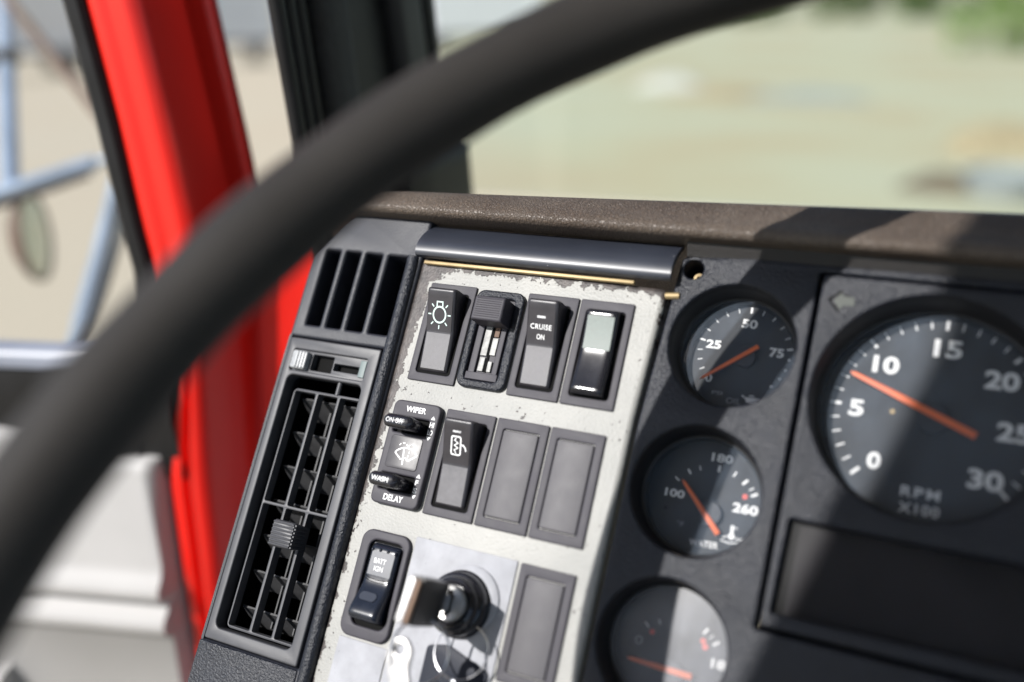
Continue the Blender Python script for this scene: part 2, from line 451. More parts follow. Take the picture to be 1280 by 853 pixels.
TXT = {}
def text_mesh(s, weight=0.0, shear=0.0, space=1.0):
    key = (s, weight, shear, space)
    if key in TXT: return TXT[key]
    c = bpy.data.curves.new('lettering', 'FONT'); c.body = s; c.size = 10; c.offset = weight; c.shear = shear
    c.space_character = space; c.resolution_u = 4; c.fill_mode = 'FRONT'
    o = bpy.data.objects.new('lettering', c); COL.objects.link(o)
    dg = bpy.context.evaluated_depsgraph_get(); dg.update()
    me = bpy.data.meshes.new_from_object(o.evaluated_get(dg))
    V = [tuple(v.co) for v in me.vertices]; F = [tuple(p.vertices) for p in me.polygons]
    bpy.data.objects.remove(o); bpy.data.curves.remove(c); bpy.data.meshes.remove(me)
    x0 = min(v[0] for v in V); x1 = max(v[0] for v in V); y0 = min(v[1] for v in V); y1 = max(v[1] for v in V)
    TXT[key] = ([((v[0]-x0)/(x1-x0)-.5, (v[1]-y0)/(y1-y0)-.5) for v in V], F)
    return TXT[key]
def text(s, cu, cv, w, h, n, rot=0.0, weight=0.0, shear=0.0, space=1.0):
    """printed text fitted into a w x h box centred at (cu, cv)"""
    V, F = text_mesh(s, weight, shear, space); ca, sa = math.cos(rot), math.sin(rot); out = []
    for x, y in V:
        x *= w; y *= h; u = cu+x*ca-y*sa; v = cv+x*sa+y*ca
        out.append((u, v, n(u, v) if callable(n) else n))
    return out, F

# ================================================================== the setting outside
def ground_mat():
    m = bpy.data.materials.new('pale_lot'); m.use_nodes = True
    t = m.node_tree; b = t.nodes['Principled BSDF']; L = t.links
    g = t.nodes.new('ShaderNodeNewGeometry')
    sp = t.nodes.new('ShaderNodeSeparateXYZ'); L.new(g.outputs['Position'], sp.inputs[0])
    n1 = t.nodes.new('ShaderNodeTexNoise'); n1.inputs['Scale'].default_value = .16; n1.inputs['Detail'].default_value = 5
    L.new(g.outputs['Position'], n1.inputs['Vector'])
    cr = t.nodes.new('ShaderNodeValToRGB'); e = cr.color_ramp.elements
    e[0].position = .34; e[0].color = (.45,.36,.21,1); e[1].position = .5; e[1].color = (.47,.45,.30,1)
    x = e.new(.68); x.color = (.47,.475,.345,1)
    L.new(n1.outputs[0], cr.inputs[0])
    # sandier towards the left of the truck
    mr = t.nodes.new('ShaderNodeMapRange'); L.new(math_node(t, 'ADD', sp.outputs[0], math_node(t, 'MULTIPLY', sp.outputs[1], .72)), mr.inputs[0])
    mr.inputs[1].default_value = -1; mr.inputs[2].default_value = 4; mr.inputs[3].default_value = 1; mr.inputs[4].default_value = 0
    mx = t.nodes.new('ShaderNodeMix'); mx.data_type = 'RGBA'; mx.inputs['B'].default_value = (.50,.42,.31,1)
    L.new(math_node(t, 'MULTIPLY', mr.outputs[0], .8), mx.inputs['Factor']); L.new(cr.outputs[0], mx.inputs['A'])
    L.new(mx.outputs['Result'], b.inputs['Base Color']); b.inputs['Roughness'].default_value = .9
    return m
solo('ground', ([(-600e3, -600e3, 0), (600e3, -600e3, 0), (600e3, 900e3, 0), (-600e3, 900e3, 0)], [(0, 1, 2, 3)]), ground_mat(),
     None, None, (0, 0, 0), frame='world', kind='structure', flat=True).location = (0, 0, 0)
M_lawn = mat('lawn', (.16,.26,.05), .9, var=(.5,.3))
def gslab(name, pts, z, m, **k):
    o = solo(name, prism(pts, (), 0, z, 0), m, k.get('label'), k.get('cat'), (0, 0, 0), frame='world', kind=k.get('kind'), flat=True)
    o.location = (0, 0, 0); return o
E3 = 1000.0
gslab('lawn', rpoly([(-20*E3, 190*E3), (60*E3, 165*E3), (320*E3, 300*E3), (-20*E3, 330*E3)], 6*E3), 30, M_lawn, kind='structure')

# objects far out on the lot, all out of focus
def gthing(name, label, cat, x, y, group=None):
    o = thing(name, label, cat, (0, 0, 0), group, frame='world'); o.location = (x, y, 0); return o
def ray_ground(px, dist):       # bearing of a picture column, degrees left of straight ahead
    a = R(26.7)+math.atan((640-px)/1179.2)
    return (0.2317-math.sin(a)*dist, -0.3766+math.cos(a)*dist)
M_whitep = mat('white_vehicle_paint', (.6,.62,.66), .4, var=(.6,.05))
M_greyblue = mat('blue_grey_paint', (.33,.35,.37), .5, var=(.6,.1))
M_tyre = mat('tyre_rubber', (.03,.03,.03), .8)
M_tarp = mat('pale_blue_tarp', (.31,.35,.32), .8, var=(3,.1), grain=(6,.6,60))
M_sack = mat('white_sack', (.58,.58,.52), .7, grain=(8,.5,60))
M_soil = mat('dark_soil', (.15,.12,.08), .9, var=(4,.4), grain=(10,.7,50))
M_straw = mat('straw', (.42,.34,.20), .9, var=(6,.3), grain=(12,.8,50))
def trailer(label, px, dist, L_, rz, m, group):
    x, y = ray_ground(px, dist); o = gthing('box_trailer', label, 'trailer', x, y, group); o.rotation_euler = (0, 0, R(rz))
    part('cargo_box', block(-L_*500, L_*500, -1250, 1250, 1100, 3900), m, o)
    part('chassis', block(-L_*480, L_*480, -450, 450, 850, 1097), M_tyre, o)
    for sx in (-.38, -.28, .3):
        for sy in (-1, 1):
            V, F = lathe(0, 0, [(200, -140), (500, -140), (520, -100), (520, 100), (500, 140), (200, 140)], 20)
            part('wheel', ([(sx*L_*1000+a, sy*1060+c, 520+b) for a, b, c in V], F), M_tyre, o)
trailer('white box trailer far across the lot beside the windshield pillar', 610, 58, 8.0, 35, M_whitep, 'trailers far across the lot')
trailer('pale grey box trailer far away in the gap behind the red door edge', 300, 55, 6.5, 40, M_greyblue, 'trailers far across the lot')
trailer('pale box trailer far away seen through the door window', 30, 48, 9.5, 65, M_whitep, 'trailers far across the lot')
def mound(name, label, cat, x, y, rx, ry, h, m, seed=1, rz=0):
    rnd = random.Random(seed); V, F = [], []; NR, NA = 7, 26
    for j in range(NR+1):
        t = j/NR
        for i in range(NA):
            a = 2*PI*i/NA; k = 1+.14*math.sin(3*a+seed)+.08*math.sin(7*a+2*seed)
            V.append((rx*k*(1-t)*math.cos(a), ry*k*(1-t)*math.sin(a), h*(1-(1-t)**2)*(1+.15*rnd.uniform(-1, 1))))
    for j in range(NR):
        for i in range(NA):
            k2 = (i+1) % NA; F.append((j*NA+i, j*NA+k2, (j+1)*NA+k2, (j+1)*NA+i))
    o = solo(name, (V, F), m, label, cat, (0, 0, 0), frame='world'); o.location = (x, y, .002); o.rotation_euler = (0, 0, R(rz)); return o
x, y = ray_ground(838, 26.5); mound('sack_pile', 'white sacks heaped on the pale lot just under the wheel rim', 'sacks', x, y, 900, 1100, 300, M_sack, 2)
x, y = ray_ground(1010, 22.5); mound('blue_tarp', 'pale blue tarp lying crumpled on the lot beyond the windshield', 'tarp', x, y, 1300, 1100, 150, M_tarp, 3)
x, y = ray_ground(900, 23.5); mound('straw_heap', 'flat straw heap between the white sacks and blue tarp', 'straw heap', x, y, 1300, 1500, 130, M_straw, 5)
x, y = ray_ground(1262, 15.0); mound('straw_heap', 'yellow straw heap at the right end of the windshield view', 'straw heap', x, y, 900, 1500, 260, M_straw, 8)
x, y = ray_ground(1185, 11.0); mound('soil_heap', 'low dark soil heap just above the dash top', 'soil heap', x, y, 420, 500, 160, M_soil, 4)
x, y = ray_ground(1268, 10.6)
o = gthing('water_basin', 'blue-grey basin on the ground beside the dark soil heap', 'basin', x, y)
part('basin_body', lathe(0, 0, [(0, 3), (330, 3), (350, 20), (400, 230), (430, 240), (430, 255), (395, 255), (345, 40), (0, 38)], 32), M_greyblue, o)
part('basin_water', lathe(0, 0, [(390, 205), (0.05, 206)], 32), M_tarp, o)

# trees and shrubs at the far side of the lawn
def leafmat(name, col):
    m = mat(name, col, .7, var=(1.3, .35)); return m
M_leafA = leafmat('leaf_green', (.085,.13,.03)); M_leafB = leafmat('leaf_bright_green', (.2,.3,.07)); M_bark = mat('bark', (.10,.075,.05), .9, var=(3,.3))
def tree(label, px, dist, h, w, m, seed, group='trees at the far side of the lawn'):
    rnd = random.Random(seed); x, y = ray_ground(px, dist); o = gthing('tree', label, 'tree', x, y, group)
    parts = [tube([(0, 0, 0), (60, 40, h*180), (-40, 60, h*420), (30, 0, h*750)], [h*32, h*26, h*18, h*6], 10)]
    for i in range(7):
        a = 2*PI*i/7+rnd.uniform(-.3, .3); z = h*rnd.uniform(200, 520)
        parts.append(tube([(0, 0, z), (math.cos(a)*w*200, math.sin(a)*w*200, z+h*120), (math.cos(a)*w*380, math.sin(a)*w*380, z+h*170)], [h*11, h*7, h*2], 6))
    part('trunk', join(*parts), M_bark, o)
    V, F = [], []
    cl = []
    for i in range(26):
        a = rnd.uniform(0, 2*PI); z = rnd.uniform(.12, 1); rr = (math.sin(PI*min(1, z*.85+.12)))**.6*w*500*rnd.uniform(.3, 1)
        cl.append((math.cos(a)*rr, math.sin(a)*rr, z*h*1000*.93, rnd.uniform(.5, 1)*w*170))
    for cxx, cyy, cz, cr_ in cl:
        for k in range(110):
            d = Vector((rnd.gauss(0, 1), rnd.gauss(0, 1), rnd.gauss(0, 1))).normalized()*cr_*rnd.uniform(.55, 1.1)
            c = Vector((cxx, cyy, cz))+d; a = Vector((rnd.uniform(-1, 1), rnd.uniform(-1, 1), rnd.uniform(-1, 1))).normalized(); b = a.orthogonal().normalized()
            s = rnd.uniform(110, 230)*w/8; i0 = len(V)
            V += [tuple(c+a*s), tuple(c+b*s*.6), tuple(c-a*s), tuple(c-b*s*.6)]; F.append((i0, i0+1, i0+2, i0+3))
    part('crown', (V, F), m, o, flat=True)
tree('dark green tree beyond the lawn above the wheel rim', 925, 215, 12, 20, M_leafA, 1)
tree('mid green tree beyond the lawn right of the darker one', 1060, 220, 13, 24, M_leafA, 2)
tree('dull green tree beyond the lawn next to the bright one', 1160, 210, 12, 22, M_leafA, 3)
tree('bright yellow-green tree in the upper right corner', 1262, 46, 4, 5.5, M_leafB, 4)

# ================================================================== the cab shell
# side wall behind the driver's door opening, rear wall and roof (the wall's edge shades the tachometer)
cw = thing('cab_shell', 'light grey lined cab side wall, rear wall and roof around the driver', 'cab shell', (0, 0, 0), frame='world')
part('side_wall', block(-137, -131, -1300, -664, -1100, 700), M_cab, cw)
part('rear_wall', block(-131, 1950, -1300, -1250, -1100, 60), M_cab, cw)
part('rear_wall', block(-131, 1950, -1300, -1250, 600, 700), M_cab, cw)  # wall left open below this strip so sky light fills the dash
part('roof', block(-137, 1950, -1300, 190, 702, 760), M_cab, cw)
part('far_wall', block(1950, 2000, -1300, 300, -1100, 0), M_cab, cw)
part('cab_floor', block(-131, 1950, -1250, 300, -1150, -1102), M_cab, cw)

# A pillar between the door opening and the windshield
pl = thing('windshield_pillar', 'black windshield pillar with ribbed seals between the open door and windshield', 'pillar', (-130, 130, 0), frame='world')
def col(sec, lean0=0.0, lean1=0.0, z0=-420.0, z1=720.0, steps=8):
    """upright whose section (x, y) shifts in y with height"""
    out = []
    y0 = min(p[1] for p in sec); y1 = max(p[1] for p in sec)
    for i in range(steps+1):
        z = z0+(z1-z0)*i/steps; s = []
        for x, y in sec:
            k = (y-y0)/max(1, y1-y0); s.append((x, y-(z-133)*(lean0*(1-k)+lean1*k), z))
        out.append(s)
    return loft(out)
part('pillar_core', col([(-175,140),(-124,74),(-121,110),(-124,150),(-124,196),(-175,196)], .10, .16), M_seal, pl)
for yy in (53, 62, 71):
    part('seal_rib', col(circle(-121, yy, 4.6, 10), .11, .11), M_seal, pl)
part('seal_base', col([(-150,92),(-126,57),(-125,76),(-150,106)], .11, .11), M_seal, pl)
part('fabric_trim', col(rpoly([(-135,78),(-113,80),(-110,88),(-110,102),(-114,109),(-135,109)], 4), .09, .11), M_pill, pl)
part('face_trim', col(rpoly([(-135,158),(-117,158),(-112,164),(-112,188),(-118,194),(-135,194)], 3), .16, .16), M_pillf, pl)
part('windshield_seal', col(rpoly([(-150,196),(-116,196),(-113,202),(-114,210),(-120,214),(-150,214)], 3), .16, .10), M_seal, pl)
part('pillar_foot', loft([[(x, y-(z-30)*.1, z) for x, y in rpoly([(-160,150),(-108,150),(-104,175),(-104,232),(-110,240),(-160,240)], 6)] for z in (-300, 20, 34)]+
     [[(x, y, 42) for x, y in rpoly([(-158,154),(-112,154),(-110,175),(-110,222),(-114,230),(-158,230)], 6)]]), M_seal, pl)

# windshield
ws = solo('windshield', loft([[(-116, 236, 0), (1950, 330, 0), (1950, 334, 0), (-116, 240, 0)], [(-116, 130, 720), (1950, 224, 720), (1950, 228, 720), (-116, 134, 720)]]), M_pane2,
          'clear windshield pane above the brown dash top', 'windshield', (-116, 236, 0), frame='world', flat=True)

# ================================================================== open driver's door
DA = R(106)
dd = Vector((-math.sin(DA), math.cos(DA), 0)); dt = Vector((-0.27564, 0.96126, 0))      # along the door / away through its thickness
def door_pt(k, t, z): return (-130+dd.x*k+dt.x*t, 80+dd.y*k+dt.y*t, z)
dr = thing('open_door', 'red truck door swung open, grey inner trim and black window seal', 'door', (-130, 80, -700), frame='world')
KC = [(-700,140),(-303,124),(-269,125),(-178,123.5),(-105,108),(-28,110.5),(3,114.7),(67,120),(137,128.6),(300,152),(480,190)]     # outer edge of red, k at height z
def interp(tab, z):
    for (z0, a), (z1, b) in zip(tab, tab[1:]):
        if z <= z1: return a+(b-a)*max(0, (z-z0))/(z1-z0)
    return tab[-1][1]
KB = [(-700,112),(-269,101),(-240,99),(-176,97),(-105,91),(-7,81),(53,87.5),(137,98),(300,125),(480,165)]
def red_section(z):
    c = interp(KC, z); b = interp(KB, z)
    low = max(0.0, min(1.0, (-30-z)/80))     # the pressed groove deepens lower down
    w = c-b; g = 1.5+5*low; ext = 46*max(0.0, min(1.0, (14-z)/45))
    P = [(c, 0), (c, -1), (c-w*.10, -4), (c-w*.30, -4), (c-w*.42, -4+g), (c-w*.54, -4+g), (c-w*.66, -4), (b+3, -4), (b, -1), (b-1.5, 0),
         (b-3, 2), (b-18, 20), (b-20, 22), (b-23, 33), (b-27, 35), (b-30-ext, 36), (b-30.5-ext, 37), (b-30.5-ext, 41), (c, 43)]
    return [door_pt(k, t, z) for k, t in P]
part('red_frame', loft([red_section(z) for z in list(range(-700, -320, 60))+list(range(-310, 160, 14))+list(range(170, 481, 30))]), M_red, dr, sharp=50)
def seal_section(z, w=15.5):
    c = interp(KC, z); P = [(c+.3, 3), (c+1, -3), (c+4, -6), (c+w-4, -6), (c+w, -2), (c+w, 10), (c+.3, 10)]
    return [door_pt(k, t, z) for k, t in P]
part('window_seal', loft([seal_section(z) for z in list(range(-96, 160, 14))+list(range(170, 481, 30))]), M_seal, dr)
# glass plane in the door
part('door_glass', loft([[door_pt(interp(KC, z)+13, 6, z), door_pt(900, 6, z), door_pt(900, 9, z), door_pt(interp(KC, z)+13, 9, z)] for z in (-92, 0, 100, 200, 300, 480)]), M_pane, dr, flat=True)
def bar_k(k0, k1, prof):
    return loft([[door_pt(k, t, z) for t, z in prof] for k in (k0, (k0+k1)/2, k1)])
M_sill = mat('sill_strip', (.22,.24,.29), .35, var=(20,.1))
part('sill_strip', bar_k(125, 900, [(8,-82),(-2,-82),(-7,-85),(-9,-90),(-8,-96),(8,-96)]), M_sill, dr)
part('sill_panel', bar_k(112, 900, [(10,-96.2),(-9,-97),(-11,-110),(-9,-130),(-5,-150),(-2,-176),(10,-176)]), M_seal, dr)
part('window_end_piece', loft([[door_pt(k, t, z) for k, t in ((interp(KC, z)-.5, 2), (interp(KC, z)+24, -6), (interp(KC, z)+24, 9), (interp(KC, z)-.5, 9))] for z in (-170, -140, -115, -98)]), M_seal, dr)
# moulded inner trim: z profile with two pressed ribs, upper edge climbs away from the hinge
def trim_section(k):
    top = -158+max(0, (k-155))*.20
    P = [(12, top), (-5, top), (-12, top-3), (-15, top-10), (-15, -240), (-18, -248), (-24, -254), (-25, -261), (-20, -266), (-14, -269), (-16, -275), (-24, -281), (-25, -288), (-20, -294), (-15, -298), (-15, -420), (-15, -640), (12, -640)]
    return [door_pt(k, t, z) for t, z in P]
secs = [[door_pt(126.5, max(t, -4) if t < 0 else t, z) for t, z in [(12,-160),(-4,-160),(-4,-165),(-4,-172)]+[(-4, zz) for zz in (-240,-248,-254,-261,-266,-269,-275,-281,-288,-294,-298,-420,-640)]+[(12,-640)]],]
body = [trim_section(k) for k in (133, 138, 160, 200, 260, 330, 420, 600, 900)]
secs = [[door_pt(126.5, max(-3, (Vector(p)-Vector(door_pt(0,0,p[2]))).dot(dt)) if (Vector(p)-Vector(door_pt(0,0,p[2]))).dot(dt) < 0 else 12, p[2]) for p in body[0]]]+body
part('inner_trim', loft(secs), M_trim, dr, sharp=60)
# raised armrest pad lower left
part('armrest', loft([[door_pt(k, t, z) for t, z in ((-14,-336),(-26,-337),(-34,-342),(-36,-352),(-36,-420),(-14,-430))] for k in (272, 278, 330, 600, 880)]+
     [[door_pt(884, t, z) for t, z in ((-14,-340),(-20,-341),(-26,-346),(-28,-354),(-28,-416),(-14,-425))]]), M_trim, dr, sharp=50)

# outside mirror beyond the door glass
def cam_pt(px, py, d):
    x = (px-640)/1179.2; y = (426.5-py)/1179.2
    p = Vector((231.69, -376.61, 118.94))+(right2*x+up2*y+fwd)*d; return tuple(p)
mi = thing('side_mirror', 'round mirror on blue-grey arms and a brown brace outside the door window', 'mirror', cam_pt(60, 300, 1000), frame='world')
part('mirror_arm', tube([cam_pt(-180, 300, 970), cam_pt(0, 242, 990), cam_pt(70, 220, 1000), cam_pt(118, 204, 1010), cam_pt(124, 202, 1010), cam_pt(175, 186, 1000)], [8.5, 8.5, 8.5, 8.5, 4, 4], 14), M_mirbar, mi)
part('arm_underside', tube([cam_pt(-60, 276, 985), cam_pt(0, 256, 995), cam_pt(70, 233, 1005), cam_pt(112, 218, 1012)], 4, 10), M_brown, mi)
part('brown_brace', tube([cam_pt(-10, -40, 1080), cam_pt(10, 0, 1080), cam_pt(60, 62, 1080), cam_pt(121, 141, 1060), cam_pt(185, 222, 1010)], 5.5, 12), M_brown, mi)
st = part('strut', tube([cam_pt(190, 90, 880), cam_pt(158, 195, 900), cam_pt(148, 228, 905), cam_pt(125, 330, 915), cam_pt(95, 440, 925), cam_pt(85, 480, 930)], [6, 7.5, 8, 10, 10.5, 10], 16), M_mirbar, mi)
for k in range(7):
    a = k/7; p = Vector(cam_pt(124-a*22, 334+a*78, 915)); q = Vector(cam_pt(124-a*22-1, 334+a*78+3.4, 915))
    part('strut_ring', tube([tuple(p), tuple(q)], 11.6, 16), M_mirbar, st)
part('mirror_cable', tube([cam_pt(158, 240, 890), cam_pt(150, 300, 890), cam_pt(128, 375, 890), cam_pt(118, 410, 890), cam_pt(100, 450, 890)], 2.6, 8), M_seal, mi)
part('post', tube([cam_pt(2, -60, 1180), cam_pt(8, 90, 1080), cam_pt(13, 241, 995)], 10, 14), M_mirbar, mi)
part('post_clamp', tube([cam_pt(-30, 80, 1085), cam_pt(18, 70, 1085)], 11, 14), M_seal, mi)
hc = Vector(cam_pt(42, 296, 1040)); nrm = (right2*.93+fwd*.12+up2*.1).normalized(); ax = nrm.cross(Vector((0,0,1))).normalized(); ay = ax.cross(nrm)
def orient(V): return [tuple(hc+ax*x+ay*y+nrm*z) for x, y, z in V]
V, F = lathe(0, 0, [(0,-20),(30,-16),(46,-6),(50,0),(50,4),(47,5),(46,2)], 40); hd = part('mirror_head', (orient(V), F), M_brown, mi)
V, F = lathe(0, 0, [(46,2.4),(30,5),(14,6.5),(1,7)], 40); part('mirror_glass', (orient(V), F), M_mirglass, hd)

# ================================================================== steering wheel
wc = dash(327.9, -153.2, 166.7); TILT, YAW = .64, .31; RW = 293.2
wa = Vector((math.cos(YAW), math.sin(YAW), 0)); y2 = Vector((-math.sin(YAW), math.cos(YAW), 0)); wb = y2*math.cos(TILT)+Vector((0, 0, 1))*math.sin(TILT)
wnm = wa.cross(wb)
if wnm.z < 0: wnm = -wnm
def wp(a, r, h=0.0): return tuple(Vector(wc)+(wa*math.cos(a)+wb*math.sin(a))*r+wnm*h)
sw = thing('steering_wheel', 'thick black steering wheel rim crossing in front of the dash', 'steering wheel', tuple(Vector(wc)-wnm*60), frame='world')
part('rim', tube([wp(2*PI*i/180, RW) for i in range(180)], [13.3+.3*math.sin(i*2*PI/6)*(1 if i % 60 < 45 else 0) for i in range(180)], 28, closed=True), M_rim, sw)
V, F = lathe(0, 0, [(0,-60),(26,-60),(30,-40),(32,-20),(30,-12),(24,-8),(0,-7)], 40)
part('hub', ([tuple(Vector(wc)+wa*a+wb*b+wnm*c) for a, b, c in V], F), M_black, sw)
for ang in (-12, 262):
    part('spoke', tube([wp(R(ang), 20, -30), wp(R(ang), 90, -26), wp(R(ang), 220, -12), wp(R(ang), RW-3, 0)], [11, 9, 9, 11], 12), M_black, sw)
part('steering_column', tube([tuple(Vector(wc)-wnm*62), tuple(Vector(wc)-wnm*240)], 24, 24), M_black, sw)

# ================================================================== dash top pad
hd = thing('dash_top', 'brown grained leather pad running along the top of the dash', 'dash pad', (100, 40, 0))
def pad_section(u):
    k = (u+35)/285; e = 7.3*k; b0 = 31.2-1.6*k
    return [(u, v, n) for v, n in [(b0+.8,-20),(b0,3),(b0,6.5),(b0+.5,8.6),(b0+1.6,9.9),(b0+3.2,10.2),(b0+5.5,9.4),(b0+8.5,7.6),(b0+12,4.9)]] + \
           [(u, v+e*q, n) for v, n, q in [(45.4,1.9,.8),(46.9,-2,.95),(47.5,-7,1),(47.2,-14,1),(44,-28,1),(32,-60,1),(10,-110,1),(-30,-170,1),(-40,-170,1),(15,-60,1)]]
part('leather_cover', loft([pad_section(u) for u in range(-86, 420, 11)]), M_leather, hd, sharp=70)

# glossy dark strip and brass strip above the switches
cs = thing('trim_strip', 'glossy dark curved trim strip above the switch panel', 'trim strip', (50, 20, 0))
def strip_section(u):
    out = []
    for i in range(15):
        a = R(-28+i*10.5); out.append((u, 20.2+9.6*math.sin(a-R(45)) , -3.6+9.0*math.cos(a-R(45))))
    return out
prof = [(30.8,-6),(30.2,-4.2),(29,-2.6),(27,-.3),(24.5,2.2),(22,4.1),(20,5.4),(18,6.3),(16,6.8),(14,6.95),(12.4,6.75),(11.4,6.0),(10.9,3.6),(11.8,3.4),(13,4.6),(17,4.0),(22,1.4),(27,-3),(29,-6)]
M_strip = mat('satin_black_strip', (.026,.030,.042), .36, spec=.7, var=(30,.15), scratch=(700,.77,(.5,.5,.5)))
part('cover', loft([[(u, v, n) for v, n in prof] for u in (-9.5,-9,0,20,60,100,117.4,118)]), M_strip, cs)
solo('brass_strip', join(box(-6.5, 101, 8.8, 10.6, -.4, 1.4, .5)), M_brass, 'thin brass strip showing below the glossy trim strip', 'brass strip', (50, 9, 0))
solo('brass_pin', tube([(115.5, 5.6, -1.0), (121.5, 6.2, -1.0)], 1.5, 14), M_brass, 'short brass pin poking out at the top right corner of the switch panel', 'pin', (118, 6, -1))

# ================================================================== grey switch panel
SWITCH_CUTS = []
sp_ = thing('switch_panel', 'pale grey painted switch panel with chipped and worn edges', 'switch panel', (0, 0, 0))
part('panel_face', prism(rpoly([(-9.5, 13), (115.6, 9), (112.4, -50), (111.6, -130), (111.6, -260), (-9.5, -260)], 3), (), -12, -1.2, 2.6, 5), M_panel, sp_)

solo('ignition_plate', box(25.7, 75.8, -186, -117.9, -1.18, -.5, .25, .5), M_metal, 'brushed metal plate around the ignition lock', 'metal plate', (50, -150, -1))
solo('metal_plate', box(-.3, 25.0, -215, -167.5, -1.18, -.6, .25, .4), M_metal, 'plain metal plate below the battery switch', 'metal plate', (12, -190, -1))

# ---- rocker switches
def bezel(parent, u, v, w=25.2, h=48.4, hole=(3.5, 21.9, -44.4, -4.4), top=0.0):
    u0 = u+.1; u1 = u+w-.1
    part('well', box(u+hole[0]-.8, u+hole[1]+.8, v+hole[2]-.8, v+hole[3]+.8, -1.18, -.98, .05), M_pit, parent)
    return part('bezel', prism(rrect(u0, u1, v-h, v, .7), [rrect(u+hole[0], u+hole[1], v+hole[2], v+hole[3], 1.6)], -.97, top, .4), M_bezel, parent)
def pit(parent, u0, u1, v0, v1, n=-8):
    b = block(u0, u1, v0, v1, n-1, n)
    ws_ = [block(u0-.6, u0, v0, v1, n, -1), block(u1, u1+.6, v0, v1, n, -1), block(u0, u1, v0-.6, v0, n, -1), block(u0, u1, v1, v1+.6, n, -1)]
    return b
def smooth(x): x = max(0, min(1, x)); return x*x*(3-2*x)
def prof_on(v):         # v from -5 (top) to -43.5, pressed at the bottom
    if v > -24.5: return 3.2+7.6*((v+24.5)/18.5)**1.05 if v > -24.5 else 3
    return 3.2-2.6*((-24.5-v)/19)**.9
def prof_off(v):        # neutral, shallow saddle
    return 3.0+2.4*abs((v+24)/19)**1.6
def rocker(parent, u, v, prof, r=1.7, m=None, re=2.2):
    P = lambda vv: prof(vv-v)
    return part('rocker', dome(u+5.0, u+20.2, v-43.4, v-5.0, P, r, -4, re), m or M_rock, parent), P
def face_patch(u0, u1, v0, v1, P, off, nv=12, rc=.8):
    """thin raised patch that follows the rocker surface"""
    vs = [v0+(v1-v0)*i/nv for i in range(nv+1)]
    V = [(u, vv, P(vv)+off) for vv in vs for u in (u0, (u0+u1)/2, u1)]+[(u, vv, P(vv)-.3) for vv in vs for u in (u0, (u0+u1)/2, u1)]
    n = len(vs)*3; F = []
    for j in range(nv):
        for i in range(2):
            a = j*3+i; F += [(a, a+1, a+4, a+3)]
        F += [(j*3, j*3+3, n+j*3+3, n+j*3), (j*3+2, n+j*3+2, n+j*3+5, j*3+5)]
    F += [(0, n, n+1, 1), (1, n+1, n+2, 2), (nv*3, nv*3+1, n+nv*3+1, n+nv*3), (nv*3+1, nv*3+2, n+nv*3+2, n+nv*3+1)]
    return V, F
M_legend = mat('legend_plastic', (.030,.027,.032), .38, grain=(3600,.2,.06), var=(200,.15))

# headlight switch
s = thing('headlight_switch', 'rocker switch with a bulb symbol, first in the upper row', 'switch', (12, -24, -1), 'dash switches')
bezel(s, 0, 0)
rk, P = rocker(s, 0, 0, prof_on)
part('worn_face', face_patch(6.3, 18.9, -42.2, -25.3, P, .12), M_rockmat, rk)
lg = part('legend', face_patch(6.2, 19.0, -24.4, -9.6, P, .15), M_legend, rk)
z = lambda u, v: P(v)+.24
cu, cv, rr = 12.4, -17.2, 3.3
ic = [stroke([(cu+rr*math.cos(a), cv+rr*1.05*math.sin(a)) for a in [2*PI*i/28 for i in range(28)]], .75, z, True),
      stroke([(cu-1.5, cv+3.2), (cu-1.5, cv+5.6), (cu+1.5, cv+5.6), (cu+1.5, cv+3.2)], .6, z)]
for a in (0, 45, 135, 180, 225, 270, 315):
    a = R(a); ic.append(stroke([(cu+4.4*math.cos(a), cv+4.6*math.sin(a)), (cu+6.0*math.cos(a), cv+6.3*math.sin(a))], .55, z))
part('bulb_symbol', join(*ic), M_green, lg)

# dimmer slider
M_contact = mat('dull_contact_metal', (.27,.27,.26), .5, metal=.1, var=(350,.5))
s = thing('dimmer_slider', 'black sliding dimmer with a square knob and bare contacts, upper row', 'switch', (39, -24, -1), 'dash switches')
part('bezel', prism(rrect(26.3, 51.2, -48.0, -.9, 4.2), [rrect(29.8, 46.8, -44.2, -4.6, 2.0)], -1.1, 1.4, 1.1, 4), M_black, s)
part('slot_floor', join(box(29.6, 47, -44.4, -4.4, -2.2, -.9, .1), box(31.0, 34.2, -41, -8, -.9, .6, .3), box(43.0, 45.6, -41, -8, -.9, .6, .3), box(30.2, 46.4, -44, -40.5, -.9, .9, .3)), M_bezel, s)
for q in ((35.0, 38.2, -32.2, -16), (35.3, 38.0, -39.6, -33.0), (39.6, 42.4, -31.6, -23.4), (39.9, 41.9, -39.6, -34.6)):
    part('contact_strip', box(*q, -.8, .2, .15), M_contact, s)
part('contact_brown_end', box(39.8, 42.2, -22.8, -16, -.8, .1, .15), M_brown, s)  # brown stretch of the right contact strip, next to the knob
part('contact_gap', box(38.3, 39.5, -39.8, -15, -.85, -.3, .1), M_pit, s)
V, F = dome(31.2, 46.6, -18.4, -6.9, lambda v: 11.2, 1.1, -.6)
kb = part('knob', (V, F), M_bezel, s)
part('knob_ridges', join(*[tube([(32.6, -8.2-i*1.05, 11.22), (45.2, -8.2-i*1.05, 11.22)], .22, 6) for i in range(9)]), M_bezel, kb)

